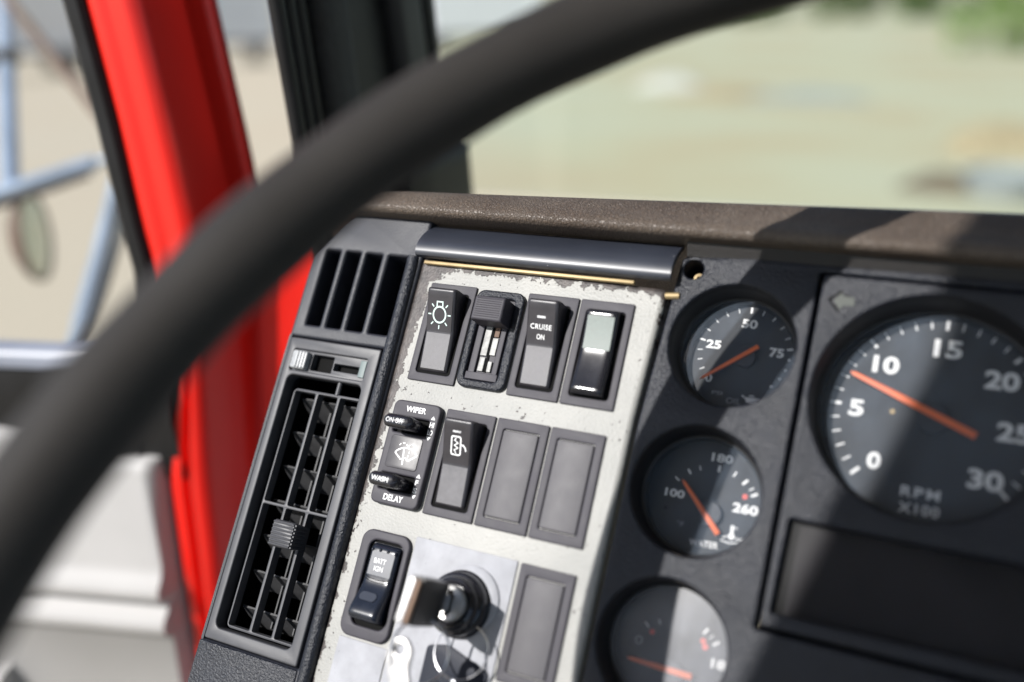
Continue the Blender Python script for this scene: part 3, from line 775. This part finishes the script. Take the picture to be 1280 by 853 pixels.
# cruise switch
s = thing('cruise_switch', 'rocker switch lettered CRUISE ON, third in the upper row', 'switch', (64, -24, -1), 'dash switches')
bezel(s, 52, 0)
rk, P = rocker(s, 52, 0, prof_on)
part('worn_face', face_patch(58.3, 70.9, -42.2, -25.3, P, .12), M_rockmat, rk)
lg = part('legend', face_patch(58.2, 71.0, -24.4, -9.6, P, .15), M_legend, rk)
z = lambda u, v: P(v)+.24
for tx in (text('CRUISE', 64.5, -17.0, 10.2, 2.2, z, 0, .12, 0, 1.1), text('ON', 64.6, -21.2, 3.8, 2.2, z, 0, .12)): part('lettering', tx, M_white, lg)
part('marker_bar', stroke([(62.4, -12.9), (66.4, -12.9)], .9, z), M_whiteW, lg)

# blank lens switch
s = thing('lens_switch', 'glossy black rocker switch with a pale unmarked lens, last in the upper row', 'switch', (90, -24, -1), 'dash switches')
bezel(s, 78, 0)
rk, P = rocker(s, 78, 0, prof_off, r=2.2, m=M_gloss, re=2.6)
part('lens', face_patch(84.6, 97.0, -23.2, -8.4, P, .2), M_lens, rk)

# heated mirror switch
V0 = -59.1
s = thing('mirror_heat_switch', 'rocker switch with a heated mirror symbol, beside the wiper control', 'switch', (37, -83, -1), 'dash switches')
bezel(s, 25.3, V0)
rk, P = rocker(s, 25.3, V0, prof_on)
part('worn_face', face_patch(31.6, 44.2, V0-42.2, V0-25.3, P, .12), M_rockmat, rk)
lg = part('legend', face_patch(31.5, 44.3, V0-24.4, V0-9.6, P, .15), M_legend, rk)
z = lambda u, v: P(v)+.24
a0 = V0-16.7; c0 = 37.6
ic = [stroke(rrect(c0-2.4, c0+2.2, a0-3.8, a0+3.8, .7, 3), .6, z, True),
      stroke([(c0-.1, a0+3.2), (c0-.9, a0+2.2), (c0+.9, a0+1.2), (c0-.9, a0+.1), (c0+.9, a0-.9), (c0-.9, a0-1.9), (c0+.1, a0-3.2)], .42, z),
      stroke([(c0+2.4, a0+.6), (c0+3.7, a0+.5), (c0+4.6, a0-.5), (c0+5.0, a0-1.8)], .6, z)]
part('mirror_symbol', join(*ic), M_white, lg)
part('marker_bar', stroke([(c0-2, a0+5.9), (c0+2, a0+5.9)], .8, z), M_whiteW, lg)

# blank covers
M_insert = mat('blank_insert_plastic', (.068,.065,.073), .5, spec=.4, grain=(2600,.5,.12), var=(140,.07), scratch=(2200,.76,(.2,.2,.21)))
def blank(u, v, label):
    s = thing('blank_cover', label, 'switch blank', (u+12.6, v-24, -1), 'blank switch covers')
    part('frame', prism(rrect(u+.1, u+25.1, v-48.4, v, .7), [rrect(u+3.7, u+21.3, v-43.9, v-4.6, .9)], -1.1, 0, .45), M_bezel, s)
    part('insert', box(u+4.05, u+20.95, v-43.5, v-5.0, -1.1, .25, .5, .8), M_insert, s)
    return s
b0 = blank(51.5, V0, 'blank cover next to the heated mirror switch in the middle row')
copy_thing(b0, 26.0, 0, 'blank cover at the right end of the middle row', 'blank switch covers')
copy_thing(b0, 26.0, -59.1, 'blank cover on its own right of the metal ignition plate', 'blank switch covers')

# wiper control
s = thing('wiper_control', 'black wiper and washer control with two sliding knobs', 'wiper control', (11, -83, -1), 'dash switches')
NW = 2.4
part('housing', prism(rrect(-1.5, 23.6, -107.4, -58.9, 3.2), [rrect(1.2, 19.0, -74.0, -66.6, .8), rrect(1.2, 19.0, -100.6, -93.2, .8)], -1.1, NW, .9, 4), M_bezel, s)
part('slot_floor', join(box(.9, 19.3, -74.4, -66.2, -1.05, -.5, .1), box(.9, 19.3, -101, -92.8, -1.05, -.5, .1)), M_pit, s)
sq = part('symbol_tile', box(1.9, 18.6, -90.6, -75.5, NW-.2, NW+.35, .25, 1.4), M_legend, s)
zc = NW+.42; cu, cv = 10.6, -88.0
arc = lambda r, a0, a1, n=12: [(cu+1.0+r*math.sin(R(a0+(a1-a0)*i/n)), cv+r*math.cos(R(a0+(a1-a0)*i/n))) for i in range(n+1)]
ic = [stroke(arc(7.4, -52, 52), .62, zc), stroke([arc(7.4, -52, 52)[0], arc(2.6, -50, 50)[0]], .62, zc), stroke([arc(7.4, -52, 52)[-1], arc(2.6, -50, 50)[-1]], .62, zc),
      stroke(arc(2.6, -50, 50), .55, zc), stroke([(cu+.4, cv-.6), (cu-.6, cv+7.2)], .7, zc+.03)]
for k in range(3): ic.append(stroke([(cu+2.2+.1*k, cv+1.8*k+1.4), (cu+2.4+.1*k, cv+1.8*k+2.4)], .45, zc+.05))
for c_, sgn in ((-2.2, -1), (2.6, 1)):
    for k in range(3):
        a = R(20+55*k); b = R(20+55*k+32)
        ic.append(stroke([(cu+1.0+c_+2.3*math.cos(a), cv+7.4+2.0*math.sin(a)), (cu+1.0+c_+2.3*math.cos(b), cv+7.4+2.0*math.sin(b))], .5, zc+.05))
part('wiper_symbol', join(*ic), M_white, sq)
for tx in (text('WIPER', 10.9, -62.7, 10.6, 2.7, NW+.06, 0, .18), text('DELAY', 10.6, -104.0, 10.2, 2.8, NW+.06, 0, .18),
     text('HI', 20.9, -68.3, 2.2, 2.5, NW+.06, 0, .15), text('LO', 20.9, -71.9, 2.5, 2.3, NW+.06, 0, .2),
     text('F', 20.6, -95.1, 1.5, 2.3, NW+.06, 0, .15), text('S', 20.6, -98.7, 1.9, 2.5, NW+.06, 0, .2)): part('lettering', tx, M_white, s)
part('arrow_marks', join(*[shape(q, NW+.06) for q in ([(19.6, -65.9), (21.8, -65.9), (20.7, -64.2)], [(19.6, -73.9), (21.8, -73.9), (20.7, -75.6)], [(19.6, -92.9), (21.8, -92.9), (20.7, -91.2)], [(19.6, -100.7), (21.8, -100.7), (20.7, -102.4)])]), M_white, s)
for vc, tx in ((-70.6, 'ON\u00b7OFF'), (-97.2, 'WASH')):
    # slim lever-like knob, long and rounded, standing out towards the driver
    secs = []
    for i, (n, hw, hh) in enumerate([(-.4, 7.6, 2.6), (3, 7.7, 2.7), (8, 7.8, 2.9), (11, 7.9, 3.1), (13, 7.7, 3.1), (14.2, 7.0, 2.6), (14.8, 5.6, 1.7)]):
        secs.append([(u, v, n) for u, v in rrect(9.6-hw, 9.6+hw, vc-hh, vc+hh, min(hh, hw)-.05, 6)])
    kb = part('knob', loft(secs), M_gloss, s, sharp=60)
    part('lettering', text(tx, 8.7, vc, 9.4 if tx[0] == 'O' else 8.8, 2.2, 14.9, 0, .12), M_whiteW if tx[0] == 'O' else M_white, kb)

# battery switch
s = thing('battery_switch', 'navy black rocker switch lettered BATT IGN, in the lower left', 'switch', (12, -143, -1), 'dash switches')
vb = -119.1
part('bezel', prism(rrect(-.9, 24.6, -166.4, vb, 5.4, 7), [rrect(4.0, 21.6, -161.0, -123.4, 3.6, 6)], -1.1, 1.0, .9, 4), M_bezel, s)
part('well', box(3.6, 22.0, -161.4, -123.0, -1.15, -.9, .05), M_pit, s)
def prof_b(v):
    if v > -140: return 1.6+1.2*(v+140)/-16*-.2+.4*smooth((-124-v)/16)
    x = (-140-v)/17.5; return 2.0+6.4*smooth(min(1, x*1.05))
V, F = dome(5.4, 20.4, -158.0, -124.6, prof_b, 2.2, -.8, 3.2)
rk = part('rocker', (V, F), M_navy, s)
M_battface = mat('worn_navy_plastic', (.10,.105,.12), .42, grain=(3000,.3,.08), var=(300,.15))
part('upper_face', face_patch(7.0, 18.8, -138.6, -128.0, prof_b, .1, 6), M_battface, rk)
part('divider_line', join(stroke([(6.4, -139.2), (9, -140.1), (13, -140.4), (17, -140.1), (19.4, -139.2)], .3, lambda u, v: prof_b(v)+.2), stroke([(6.4, -140.3), (9, -141.2), (13, -141.5), (17, -141.2), (19.4, -140.3)], .25, lambda u, v: prof_b(v)+.12)), M_pit, rk)
for i in range(4):
    uu = 6.9+i*4.0; vv = -127.4-.25*abs(i-1.5)
    part('stud', lathe(uu, vv, [(.75, prof_b(vv)-.4), (.72, prof_b(vv)+.3), (.45, prof_b(vv)+.6), (.1, prof_b(vv)+.7)], 16), M_navy, rk)
part('indicator_lens', ([(x, y, prof_b(y)+(.45 if i < 24 else -.4)) for i, (x, y) in enumerate(rrect(8.2, 16.6, -149.6, -146.0, 1.75, 5)*2)], [tuple(range(24))]+[(i, (i+1) % 24, 24+(i+1) % 24, 24+i) for i in range(24)]), mat('smoke_lens', (.05,.055,.07), .12), rk)
zz_ = lambda u, v: prof_b(v)+.22
for tx in (text('BATT', 12.2, -132.2, 6.2, 2.2, zz_, 0, .05), text('IGN', 12.3, -135.6, 4.6, 2.2, zz_, 0, .05)): part('lettering', tx, M_white, rk)

# ================================================================== ignition lock and keys
g = thing('ignition_lock', 'round black ignition lock with a bright barrel on the metal plate', 'ignition lock', (54.5, -141, -.5))
part('collar', lathe(54.5, -141, [(0,-.45),(14.2,-.45),(14.3,.5),(13.9,1.2),(13.5,1.5),(13.3,4),(13.1,5.6),(12.4,6.4),(11.4,6.6),(11.2,9.0),(10.6,10),(9.4,10.4),(8.2,9.6),(7.8,9.0),(0,9.0)], 72), M_gloss, g)
part('washer', lathe(57.2, -138.6, [(10,-.4),(14.6,-.4),(14.6,.3),(14.2,.6),(10,.6)], 64), M_metal, g)
part('barrel', lathe(54.5, -141, [(0,8.8),(7.4,8.8),(7.4,11.4),(6.8,12.2),(4,11.8),(3.6,11.2),(.01,11.2)], 56), M_brightm, g)
part('keyhole', box(53.3, 55.7, -146.5, -135.6, 11.0, 12.1, .2), M_pit, g)
k = thing('ignition_key', 'key with a black bow standing in the ignition lock', 'key', (54.5, -141, 15))
part('blade', box(53.6, 55.4, -144.4, -137.6, 11.3, 22, .2), M_steel, k)
def turn(V, c=(54.5, -141), a=R(-6)): return [((x-c[0])*math.cos(a)-(y-c[1])*math.sin(a)+c[0], (x-c[0])*math.sin(a)+(y-c[1])*math.cos(a)+c[1], n) for x, y, n in V]
bw = loft([[(x, y, n) for x, y in rrect(54.3-w, 54.3+w, -141.5-h, -141.5+h, .8)] for n, w, h in [(19, 1.8, 4), (21, 2.8, 8.0), (24, 2.9, 9.2), (38, 2.9, 9.4), (43.9, 2.8, 9.2)]])
bo = part('bow', (turn(bw[0]), bw[1]), M_keyb, k)
pl3 = box(52.0, 56.6, -150.2, -133.0, 43.9, 46.0, .5, 1.0); part('card_inlay', (turn(pl3[0]), pl3[1]), M_tan, bo)
pl2 = box(51.9, 55.0, -150.4, -132.8, 46.0, 47.2, .5, 1.0); part('bow_plate', (turn(pl2[0]), pl2[1]), M_brightm, bo)
def ring(c, r, nrm_, wire, N=64):
    n_ = Vector(nrm_).normalized(); a = n_.orthogonal().normalized(); b = n_.cross(a); c = Vector(c)
    return tube([tuple(c+a*r*math.cos(2*PI*i/N)+b*r*math.sin(2*PI*i/N)) for i in range(N)], wire, 8, closed=True)
solo('key_ring', ring((56.5, -160.5, 30), 12.5, (.75, .15, .6), .55), M_steel, 'thin steel ring hanging from the bow of the ignition key', 'key ring', (56, -160, 30))
solo('key_ring', ring((63, -158.5, 6.8), 11.5, (.1, .3, 1), .35), M_steel, 'second thin wire ring lying over the metal plate below the lock', 'key ring', (63, -158, 7))
# bright spare key hanging on the ring
k2 = thing('spare_key', 'bright silver key hanging below the ignition key', 'key', (53, -166, 38))
KEY = rpoly([(47.5,-157),(53,-155.5),(57.5,-160),(57,-166.5),(61,-176),(62,-215),(55.5,-218),(54,-180),(50.5,-172),(46.5,-165)], 2.5, 4)
kb_ = prism(KEY, [circle(52.0, -160.6, 2.2, 20)], 37, 39.2, .5); part('spare_bow', kb_, M_brightm, k2)
part('spare_blade', box(56.5, 60.8, -232, -204, 37.4, 38.8, .3), M_steel, k2)
# flat dark sheet standing in for the shadow of the keys on the plate
shd = thing('key_shadow', 'dark flat sheet standing for the key shadow with a bright eyelet under the lock', 'shadow sheet', (58, -175, 4))
KEYSHADE = rpoly([(44,-160.5),(53.5,-158.2),(74.3,-164.6),(70.5,-200),(44,-202)], 2)
part('shadow_sheet', prism(KEYSHADE, [circle(59.6, -171.8, 1.3, 20)], -.45, .55, .3), M_keyshade, shd)
part('spot', lathe(59.6, -171.8, [(.9,0),(.9,.8),(1.2,1.0),(1.5,.8),(1.5,.5)], 24), M_chrome, shd)

# ================================================================== vent module at the left end of the dash
vm = thing('vent_surround', 'black textured dash end with a slotted upper grille', 'dash panel', (-42, -60, 0))
outer = rpoly([(-73.8, 8), (-60, 27), (-50, 36), (-8.8, 36), (-9.2, -270), (-73.8, -270)], 3)
slots = [rrect(a, b, -28.9, 11.6, .6, 2) for a, b in ((-66.0, -57.5), (-53.8, -45.2), (-41.5, -32.2), (-28.2, -17.4))]
part('surround_body', prism(outer, slots+[rrect(-72.0, -16.6, -186.6, -35.9, .5, 2)], -16, 0, 1.6, 4), M_vent, vm)
part('ridge', loft([[(u0+dx*1.0, v, nn) for dx, nn in ((-3.6,-.6),(-3.3,.8),(-2.3,2.0),(-.9,2.7),(.6,2.7),(1.9,2.1),(2.8,.8),(3.0,-1),(3,-3),(-3.6,-3))] for v, u0 in ((12,-13.6),(8,-13.2),(-30,-12.9),(-100,-12.5),(-190,-11.6),(-270,-11.0))]), M_black, vm, sharp=70)
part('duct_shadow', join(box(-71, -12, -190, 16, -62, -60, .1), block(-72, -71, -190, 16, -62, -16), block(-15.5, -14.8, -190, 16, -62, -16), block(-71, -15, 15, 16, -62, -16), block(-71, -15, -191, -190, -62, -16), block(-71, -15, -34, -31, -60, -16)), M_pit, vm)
part('lower_body', prism(rpoly([(-73.8, -187.2), (-16, -187.2), (-16, -270), (-73.8, -270)], 1), (), -3, .6, .8, 3), M_black, vm)
for v0_ in ():
    pass
av = thing('air_vent', 'tall adjustable air vent with slats and a ribbed thumb knob', 'air vent', (-44, -110, 0))
part('frame', prism(rrect(-71.4, -17.2, -186.0, -36.6, 1.0), [rrect(-67.2, -22.6, -180.2, -55.4, 3.4), rrect(-67.4, -23.4, -53.2, -42.3, 1.0)], -6, .8, .7, 3), M_ventlt, av)
cp = part('control_plate', prism(rrect(-67.6, -23.2, -53.4, -42.1, .4), [rrect(-56.2, -43.5, -51.8, -43.6, .5), rrect(-42.6, -28.0, -50.2, -46.6, .4)], -5, -.9, .3), M_ventlt, av)
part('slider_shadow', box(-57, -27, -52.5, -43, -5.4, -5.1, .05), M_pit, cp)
part('slider_tab', join(box(-66.6, -57.6, -52.4, -43.2, -.9, 2.6, .8, 1.2), *[box(-63.6+i*1.9, -62.6+i*1.9, -52.0, -43.6, 2.2, 3.2, .4) for i in range(3)]), mat('pale_slider_plastic', (.36,.37,.38), .35, var=(300,.2)), cp)
part('end_stop', box(-27.4, -24.0, -51.6, -43.2, -.9, -.2, .2), mat('dull_green_plastic', (.12,.16,.16), .5), cp)
# pivoting inner grid
gr = []
NG = -2.2
grid_outer = rrect(-62.6, -24.4+2.8, -179.0, -61.6, 2.6, 5)
cells = []
ed = [(-61.6, -49.2), (-47.6, -36.1), (-34.5, -22.6)]
for a, b in ed:
    cells.append(rrect(a, b, -118.2, -62.9, .8, 3)); cells.append(rrect(a, b, -177.8, -119.6, .8, 3))
part('grid', prism(grid_outer, cells, NG-4.5, NG+.6, .35, 2), M_ventlt, av)
part('grid_pin', join(tube([(-37, -62, NG), (-37, -54.5, NG)], 1.3, 12)), M_ventlt, av)
for i in range(7):
    vv = -70-i*17.2
    M_louv = mat('dark_louvre_plastic', (.05,.05,.052), .5, var=(120,.2))
    V, F = loft([[(u, vv+dv, nn) for dv, nn in ((4.2,-8.5),(5.0,-8.8),(-3.6,-22),(-4.4,-21.6))] for u in (-61.4, -22.8)])
    part('louvre', (V, F), M_louv, av)
for uu in (-46.6, -33.6):
    part('link_rod', join(box(uu-.5, uu+.5, -176, -64, -15.4, -14.2, .2), *[box(uu-1.5, uu+1.5, -68.4-i*17.2, -66.2-i*17.2, -14.4, -12.2, .3) for i in range(7)]), M_louv, av)
tk = part('thumb_knob', loft([[(x, y, n) for x, y in rrect(-37.6-w, -37.6+w, -131.2-h, -131.2+h, 1.4)] for n, w, h in ((-3, 5.6, 5.2), (4, 6.0, 5.8), (9.2, 6.4, 6.2), (10.2, 5.8, 5.6))]), M_ventlt, av, sharp=50)
part('knob_ridges', join(*[tube([(-43.4, -126.2-i*1.68, 10.2), (-31.8, -126.2-i*1.68, 10.2)], .5, 8) for i in range(7)], *[tube([(-31.1, -126.2-i*1.68, 10.0), (-31.3, -126.2-i*1.68, 1.0)], .45, 8) for i in range(7)]), M_ventlt, tk)

# ================================================================== instrument panel
GA = [(147.0, -12.4, 26.3), (143.4, -74.6, 26.6), (141.5, -136.6, 25.9)]
TC = (225.0, -27.0)
ip = thing('instrument_panel', 'black textured instrument panel holding the round gauges', 'dash panel', (150, -60, 0))
outer = rpoly([(119.4, 24), (150, 26.5), (178.6, 26), (430, 26), (430, -300), (113.4, -300), (113.4, -150), (114.6, -50)], 3)
holes = [circle(a, b, r_, 80) for a, b, r_ in GA]+[circle(125.3, 19.0, 4.3, 28), rpoly([(177.6, 22.6), (330, 21.4), (330, -122), (175.2, -121.6)], 1.5, 3)]
part('panel_face', prism(outer, holes, -14, -1.0, 1.1, 4), M_black, ip)
part('hole_floor', box(118.5, 131.5, 13.4, 25, -18, -14.05, .05), M_pit, ip)
solo('panel_screw', join(lathe(126.2, 17.6, [(0,-14),(2.6,-14),(2.6,-9.6),(2.2,-8.8),(.9,-8.6),(.8,-9.4),(.01,-9.4)], 24)), M_brass, 'small brass-coloured screw deep in the panel hole beside the trim strip', 'screw', (126, 17, -12))
part('cluster_back', box(174, 331, -124, 24, -30, -24, .1), M_pit, ip)
part('top_ledge', loft([[(u, v, n) for v, n in ((24.5,-3),(24.7,-1.6),(27,-.4),(30,1.5),(32,2.5),(32,-6),(26,-6))] for u in (121, 178, 330, 430)]), mat('shaded_ledge_plastic', (.012,.010,.009), .5, grain=(1500,.6,.3)), ip)  # ledge colour darkened to stand for the shadow under the dash pad
ci = thing('gauge_cluster', 'black raised cluster plate around the tachometer and dark display', 'dash panel', (230, -50, 0))
outer = rpoly([(179.4, 21.4), (328.5, 19.6), (328.5, -120.4), (177.2, -120.0)], 2.0, 3)
holes = [circle(TC[0], TC[1], 43.8, 120), circle(322, -27, 6, 12), rpoly([(181.6, -78.4), (326, -79.5), (326, -114.6), (180.2, -114.4)], 1.0, 3)]
holes = [holes[0], holes[2]]
part('cluster_plate', prism(outer, holes, -14, .6, .9, 4), M_black, ci)
ti = part('turn_window', shape([(184.6, 10.5), (187.6, 14.2), (188.0, 12.6), (192.4, 12.2), (192.8, 8.8), (188.6, 8.6), (187.6, 6.6)], .68), M_arrow, ci, flat=True)
part('arrow_outline', join(stroke([(187.6, 14.8), (182.9, 10.7), (187.0, 5.8)], .9, .76), stroke([(188.2, 13.1), (190.8, 12.6)], .5, .76)), M_pit, ti)
# dark display
ds = thing('dark_display', 'smoked rectangular display below the tachometer', 'display', (250, -97, -3))
part('display_floor', box(179.5, 328, -116, -77, -13.5, -9, .1), mat('display_black', (.034,.032,.035), .8, spec=.1, var=(40,.2)), ds)
part('smoked_pane', box(180.6, 327, -114.3, -79.3, -4.6, -3.6, .1), M_smoke, ds)

M_wall = mat('matt_black_wall', (.008,.008,.010), .55, grain=(1300,.5,.2))
def gauge(name, label, c, rh, dr_, dc, n_dial, ticks, numerals, needle, hub, glassm, extra=(), dots=(), reds=(), nplate=-1.0, wall=M_wall, group='round dash gauges'):
    # faces measured in the plane n = -14, carried back to their real depth
    D0, n_dial = -14.0, n_dial-6.0
    kk = (377.7-n_dial)/(377.7-D0)
    mv = lambda x, y: (231.7+(x-231.7)*kk, -115.3+(y+115.3)*kk)
    dc = mv(*dc); dr_ *= kk; needle = (mv(*needle[0]), mv(*needle[1]), needle[2]); hub = (*mv(hub[0], hub[1]), hub[2])
    numerals = [(s_, *mv(x, y), w*kk, h*kk) for s_, x, y, w, h in numerals]; reds = [(*mv(x, y), r_) for x, y, r_ in reds]
    extra = [(nm, ([(*mv(x, y), z_-D0+n_dial) for x, y, z_ in V_], F_), m_) for nm, (V_, F_), m_ in extra]
    g = thing(name, label, 'gauge', (c[0], c[1], n_dial), group)
    nd = n_dial
    # bezel wall from the panel hole down to the dial
    V1, F1 = lathe(c[0], c[1], [(rh-.05, nplate-1.6), (rh-.2, nplate-2.0), (rh-.5, nplate-5), (rh-.9, nd+5.2), (rh-1.4, nd+4.6), (rh-2.4, nd+4.3), (rh-2.8, nd+3.6), (rh-3.1, nd+.1)], 96)
    F1 = F1[:-1]
    part('bezel_ring', (V1, F1), wall, g)
    V2, F2 = disc(c[0], c[1], rh-2.0, nd, 96); dial = part('dial', (V2, F2), M_dial, g, flat=True)
    part('dial_ring', lathe(dc[0], dc[1], [(dr_+3.2, nd+.05), (dr_+3.2, nd+.5), (dr_+2.6, nd+.5), (dr_+2.2, nd+.05)], 96), M_vent, g) if False else None
    tk = []
    for ang, ln, w in ticks:
        a = R(ang); tk.append(quad_line((dc[0]+(dr_-ln/2)*math.cos(a), dc[1]+(dr_-ln/2)*math.sin(a)), (dc[0]+(dr_+ln/2)*math.cos(a), dc[1]+(dr_+ln/2)*math.sin(a)), w, nd+.12))
    for ang in dots:
        a = R(ang); V, F = disc(dc[0]+dr_*math.cos(a), dc[1]+dr_*math.sin(a), .55, nd+.12, 14); tk.append((V, F))
    part('tick_marks', join(*tk), M_white, dial, flat=True)
    if reds: part('red_marks', join(*[(disc(x, y, r_, nd+.14, 16)) for x, y, r_ in reds]), M_redmk, dial, flat=True)
    for s_, x, y, w, h in numerals:
        part('numeral', text(s_, x, y, w, h, nd+.13, 0, .32, .0), M_white, dial, flat=True)
    for nm, data, m_ in extra: part(nm, data, m_, dial, flat=True)
    hb = part('hub', lathe(hub[0], hub[1], [(hub[2], nd+.1), (hub[2], nd+2.0), (hub[2]-.4, nd+2.4), (.01, nd+2.5)], 40), M_vent, g)
    (tx, ty), (qx, qy), wd = needle
    t_, q_ = Vector((tx, ty)), Vector((qx, qy)); d_ = (t_-q_).normalized(); s_ = Vector((-d_.y, d_.x))
    pts = [t_, t_-d_*2+s_*wd*.34, (t_+q_)/2+s_*wd*.5, q_+s_*wd*.55, q_-s_*wd*.55, (t_+q_)/2-s_*wd*.5, t_-d_*2-s_*wd*.34]
    part('needle', prism([(p.x, p.y) for p in pts], (), nd+2.7, nd+3.5, .2, 2), M_orange, g)
    V3, F3 = lathe(c[0], c[1], [(rh-2.2, nd+4.5), (rh*.7, nd+4.6), (rh*.35, nd+4.65), (.05, nd+4.66)], 72)
    part('glass', (V3, F3), glassm, g)
    return g
T1 = [(90, 2.7, .9)]+[(a, 2.3, .38) for a in (106, 122, 138, 154)]+[(169, 2.5, .8)]+[(a, 2.2, .36) for a in (183, 196, 209)]+[(222, 1.8, .6)]+[(a, 2.3, .38) for a in (74, 58, 42, 26)]+[(11, 2.5, .8)]
oil = [text('PSI', 142.2, -30.8, 4.4, 1.6, -13.85, 0, .05), text('OIL', 149.6, -33.4, 6.2, 2.6, -13.85, 0, .05)]
can = [stroke([(152.6, -30.4), (154.4, -31.4), (155.0, -32.9), (158.2, -33.0), (159.0, -31.2), (161.2, -31.4)], .55, -13.85), shape([(154.6, -31.0), (158.6, -30.8), (158.4, -33.0), (155.0, -33.0)], -13.84), stroke([(155.6, -30.2), (157.6, -30.1)], .5, -13.85)]
gauge('oil_gauge', 'uppermost small round gauge lettered PSI OIL with an orange needle at 0', GA[0][:2], GA[0][2], 18.9, (150.4, -11.8), -14, T1,
      [('50', 150.6, 1.0, 6.6, 4.0), ('25', 136.9, -9.8, 6.4, 3.8), ('75', 163.7, -10.3, 6.0, 4.0), ('0', 137.5, -24.9, 3.0, 3.6)], ((134.4, -26.6), (156.4, -9.2), 1.7), (151.3, -14.0, 4.8), M_gglass,
      extra=[('lettering', oil[0], M_dim), ('lettering', oil[1], M_dim), ('oil_can_symbol', join(*can), M_white)], dots=(-3, -17, -30, -44))
def tick_at(c, pts): return [(math.degrees(math.atan2(y-c[1], x-c[0])), l, w) for x, y, l, w in pts]
C2 = (148.0, -80.0)
g2t = [(132.5,-69.8,2.4,.5),(137.0,-65.9,2.4,.7),(141.2,-63.7,2.0,.4),(149.0,-62.6,2.8,1.1),(155.7,-63.7,2.4,.6),(160.3,-66.2,2.8,1.0),(163.3,-68.5,2.2,.5),(164.8,-70.7,2.8,1.0)]
ex = []
for x, y, l, w in g2t:
    d_ = Vector((x-C2[0], y-C2[1])).normalized(); ex.append(quad_line((x-d_.x*l/2, y-d_.y*l/2), (x+d_.x*l/2, y+d_.y*l/2), w, -13.86))
water = [text('WATER', 148.2, -94.0, 11.8, 2.6, -13.85, R(3), .12)]
thermo = [quad_line((158.4, -84.4), (158.6, -88.6), 1.3, -13.85), disc(158.6, -88.8, 1.3, -13.83, 16), stroke([(153.8, -89.2), (155.4, -89.7), (157, -89.0)], .45, -13.84), stroke([(160.2, -89.0), (161.8, -89.7), (163.2, -88.8)], .45, -13.84), stroke([(154.6, -91.0), (158, -91.6), (162.2, -90.6)], .45, -13.84), quad_line((159.2, -85.2), (160.6, -85.3), .4, -13.84)]
gauge('water_gauge', 'middle small round gauge lettered WATER with 180 and 260 marks', GA[1][:2], GA[1][2], 16.5, C2, -14, [(-200, .1, .1)],
      [('180', 149.5, -58.1, 8.9, 3.6), ('100', 132.6, -75.9, 8.4, 3.4), ('260', 162.2, -76.9, 10.2, 4.0)], ((135.2, -69.8), (153.8, -89.2), 2.0), (148.6, -81.6, 5.2), M_gglass,
      extra=[('tick_marks', join(*ex), M_white), ('lettering', join(*water), M_white), ('degree_mark', text('\u00b0F', 137.3, -87.9, 2.8, 2.2, -13.85, 0, .02), M_dim), ('thermometer_symbol', join(*thermo), M_white), ('dial_pin', disc(129.9, -82.6, .8, -13.8, 14), M_pit)], reds=[(161.2, -72.0, 1.1)])
C3 = (145.0, -143.5)
g3t = [(131.7,-130.4,2.6,.5),(136.6,-128.2,2.2,.4),(155.4,-127.3,2.8,.9),(157.9,-128.9,2.2,.4),(160.1,-131.0,2.8,.9)]
ex = []
for x, y, l, w in g3t:
    d_ = Vector((x-C3[0], y-C3[1])).normalized(); ex.append(quad_line((x-d_.x*l/2, y-d_.y*l/2), (x+d_.x*l/2, y+d_.y*l/2), w, -13.86))
gauge('volt_gauge', 'lowest small round gauge with a dusty glass and needle pointing left', GA[2][:2], GA[2][2], 16.5, C3, -14, [(-200, .1, .1)],
      [('18', 162.4, -138.4, 5.6, 3.6)], ((126.6, -144.6), (153.6, -145.4), 2.2), (145.5, -146.5, 5.0), M_gglassD,
      extra=[('tick_marks', join(*ex), M_white), ('numeral', text('0', 129.6, -137.0, 3.2, 3.6, -13.85, 0, .05), M_dim)], reds=[(134.3, -132.7, 1.1), (155.0, -131.2, 1.1), (156.2, -133.2, 1.2)])
T4 = [(225-9*i, 4.2 if i % 5 == 0 else 3.4, 1.2 if i % 5 == 0 else .6) for i in range(31)]
gauge('tachometer', 'large round tachometer lettered RPM X100 with numerals up to 30', TC, 43.8, 37.0, (227.2, -27.6), -14.5, T4,
      [('0', 207.4, -48.6, 5.0, 6.6), ('5', 198.1, -28.7, 5.6, 6.8), ('10', 206.7, -9.6, 9.8, 7.2), ('15', 228.4, -.3, 10.2, 7.4), ('20', 248.4, -10.4, 12.0, 7.4), ('25', 254.4, -30.0, 11.6, 7.4), ('30', 246.8, -49.3, 12.2, 7.6)],
      ((193.8, -14.8), (241.8, -33.8), 2.7), (226.4, -29.3, 6.2), M_gglass,
      extra=[('lettering', text('RPM', 225.4, -58.3, 13.8, 4.0, -13.85, 0, .16, 0, 1.25), M_white), ('lettering', text('X100', 225.6, -64.6, 14.4, 4.0, -13.85, 0, .16, 0, 1.12), M_white),
             ('dial_pin', disc(211.5, -28.2, .9, -13.8, 14), M_brass)], nplate=.6)
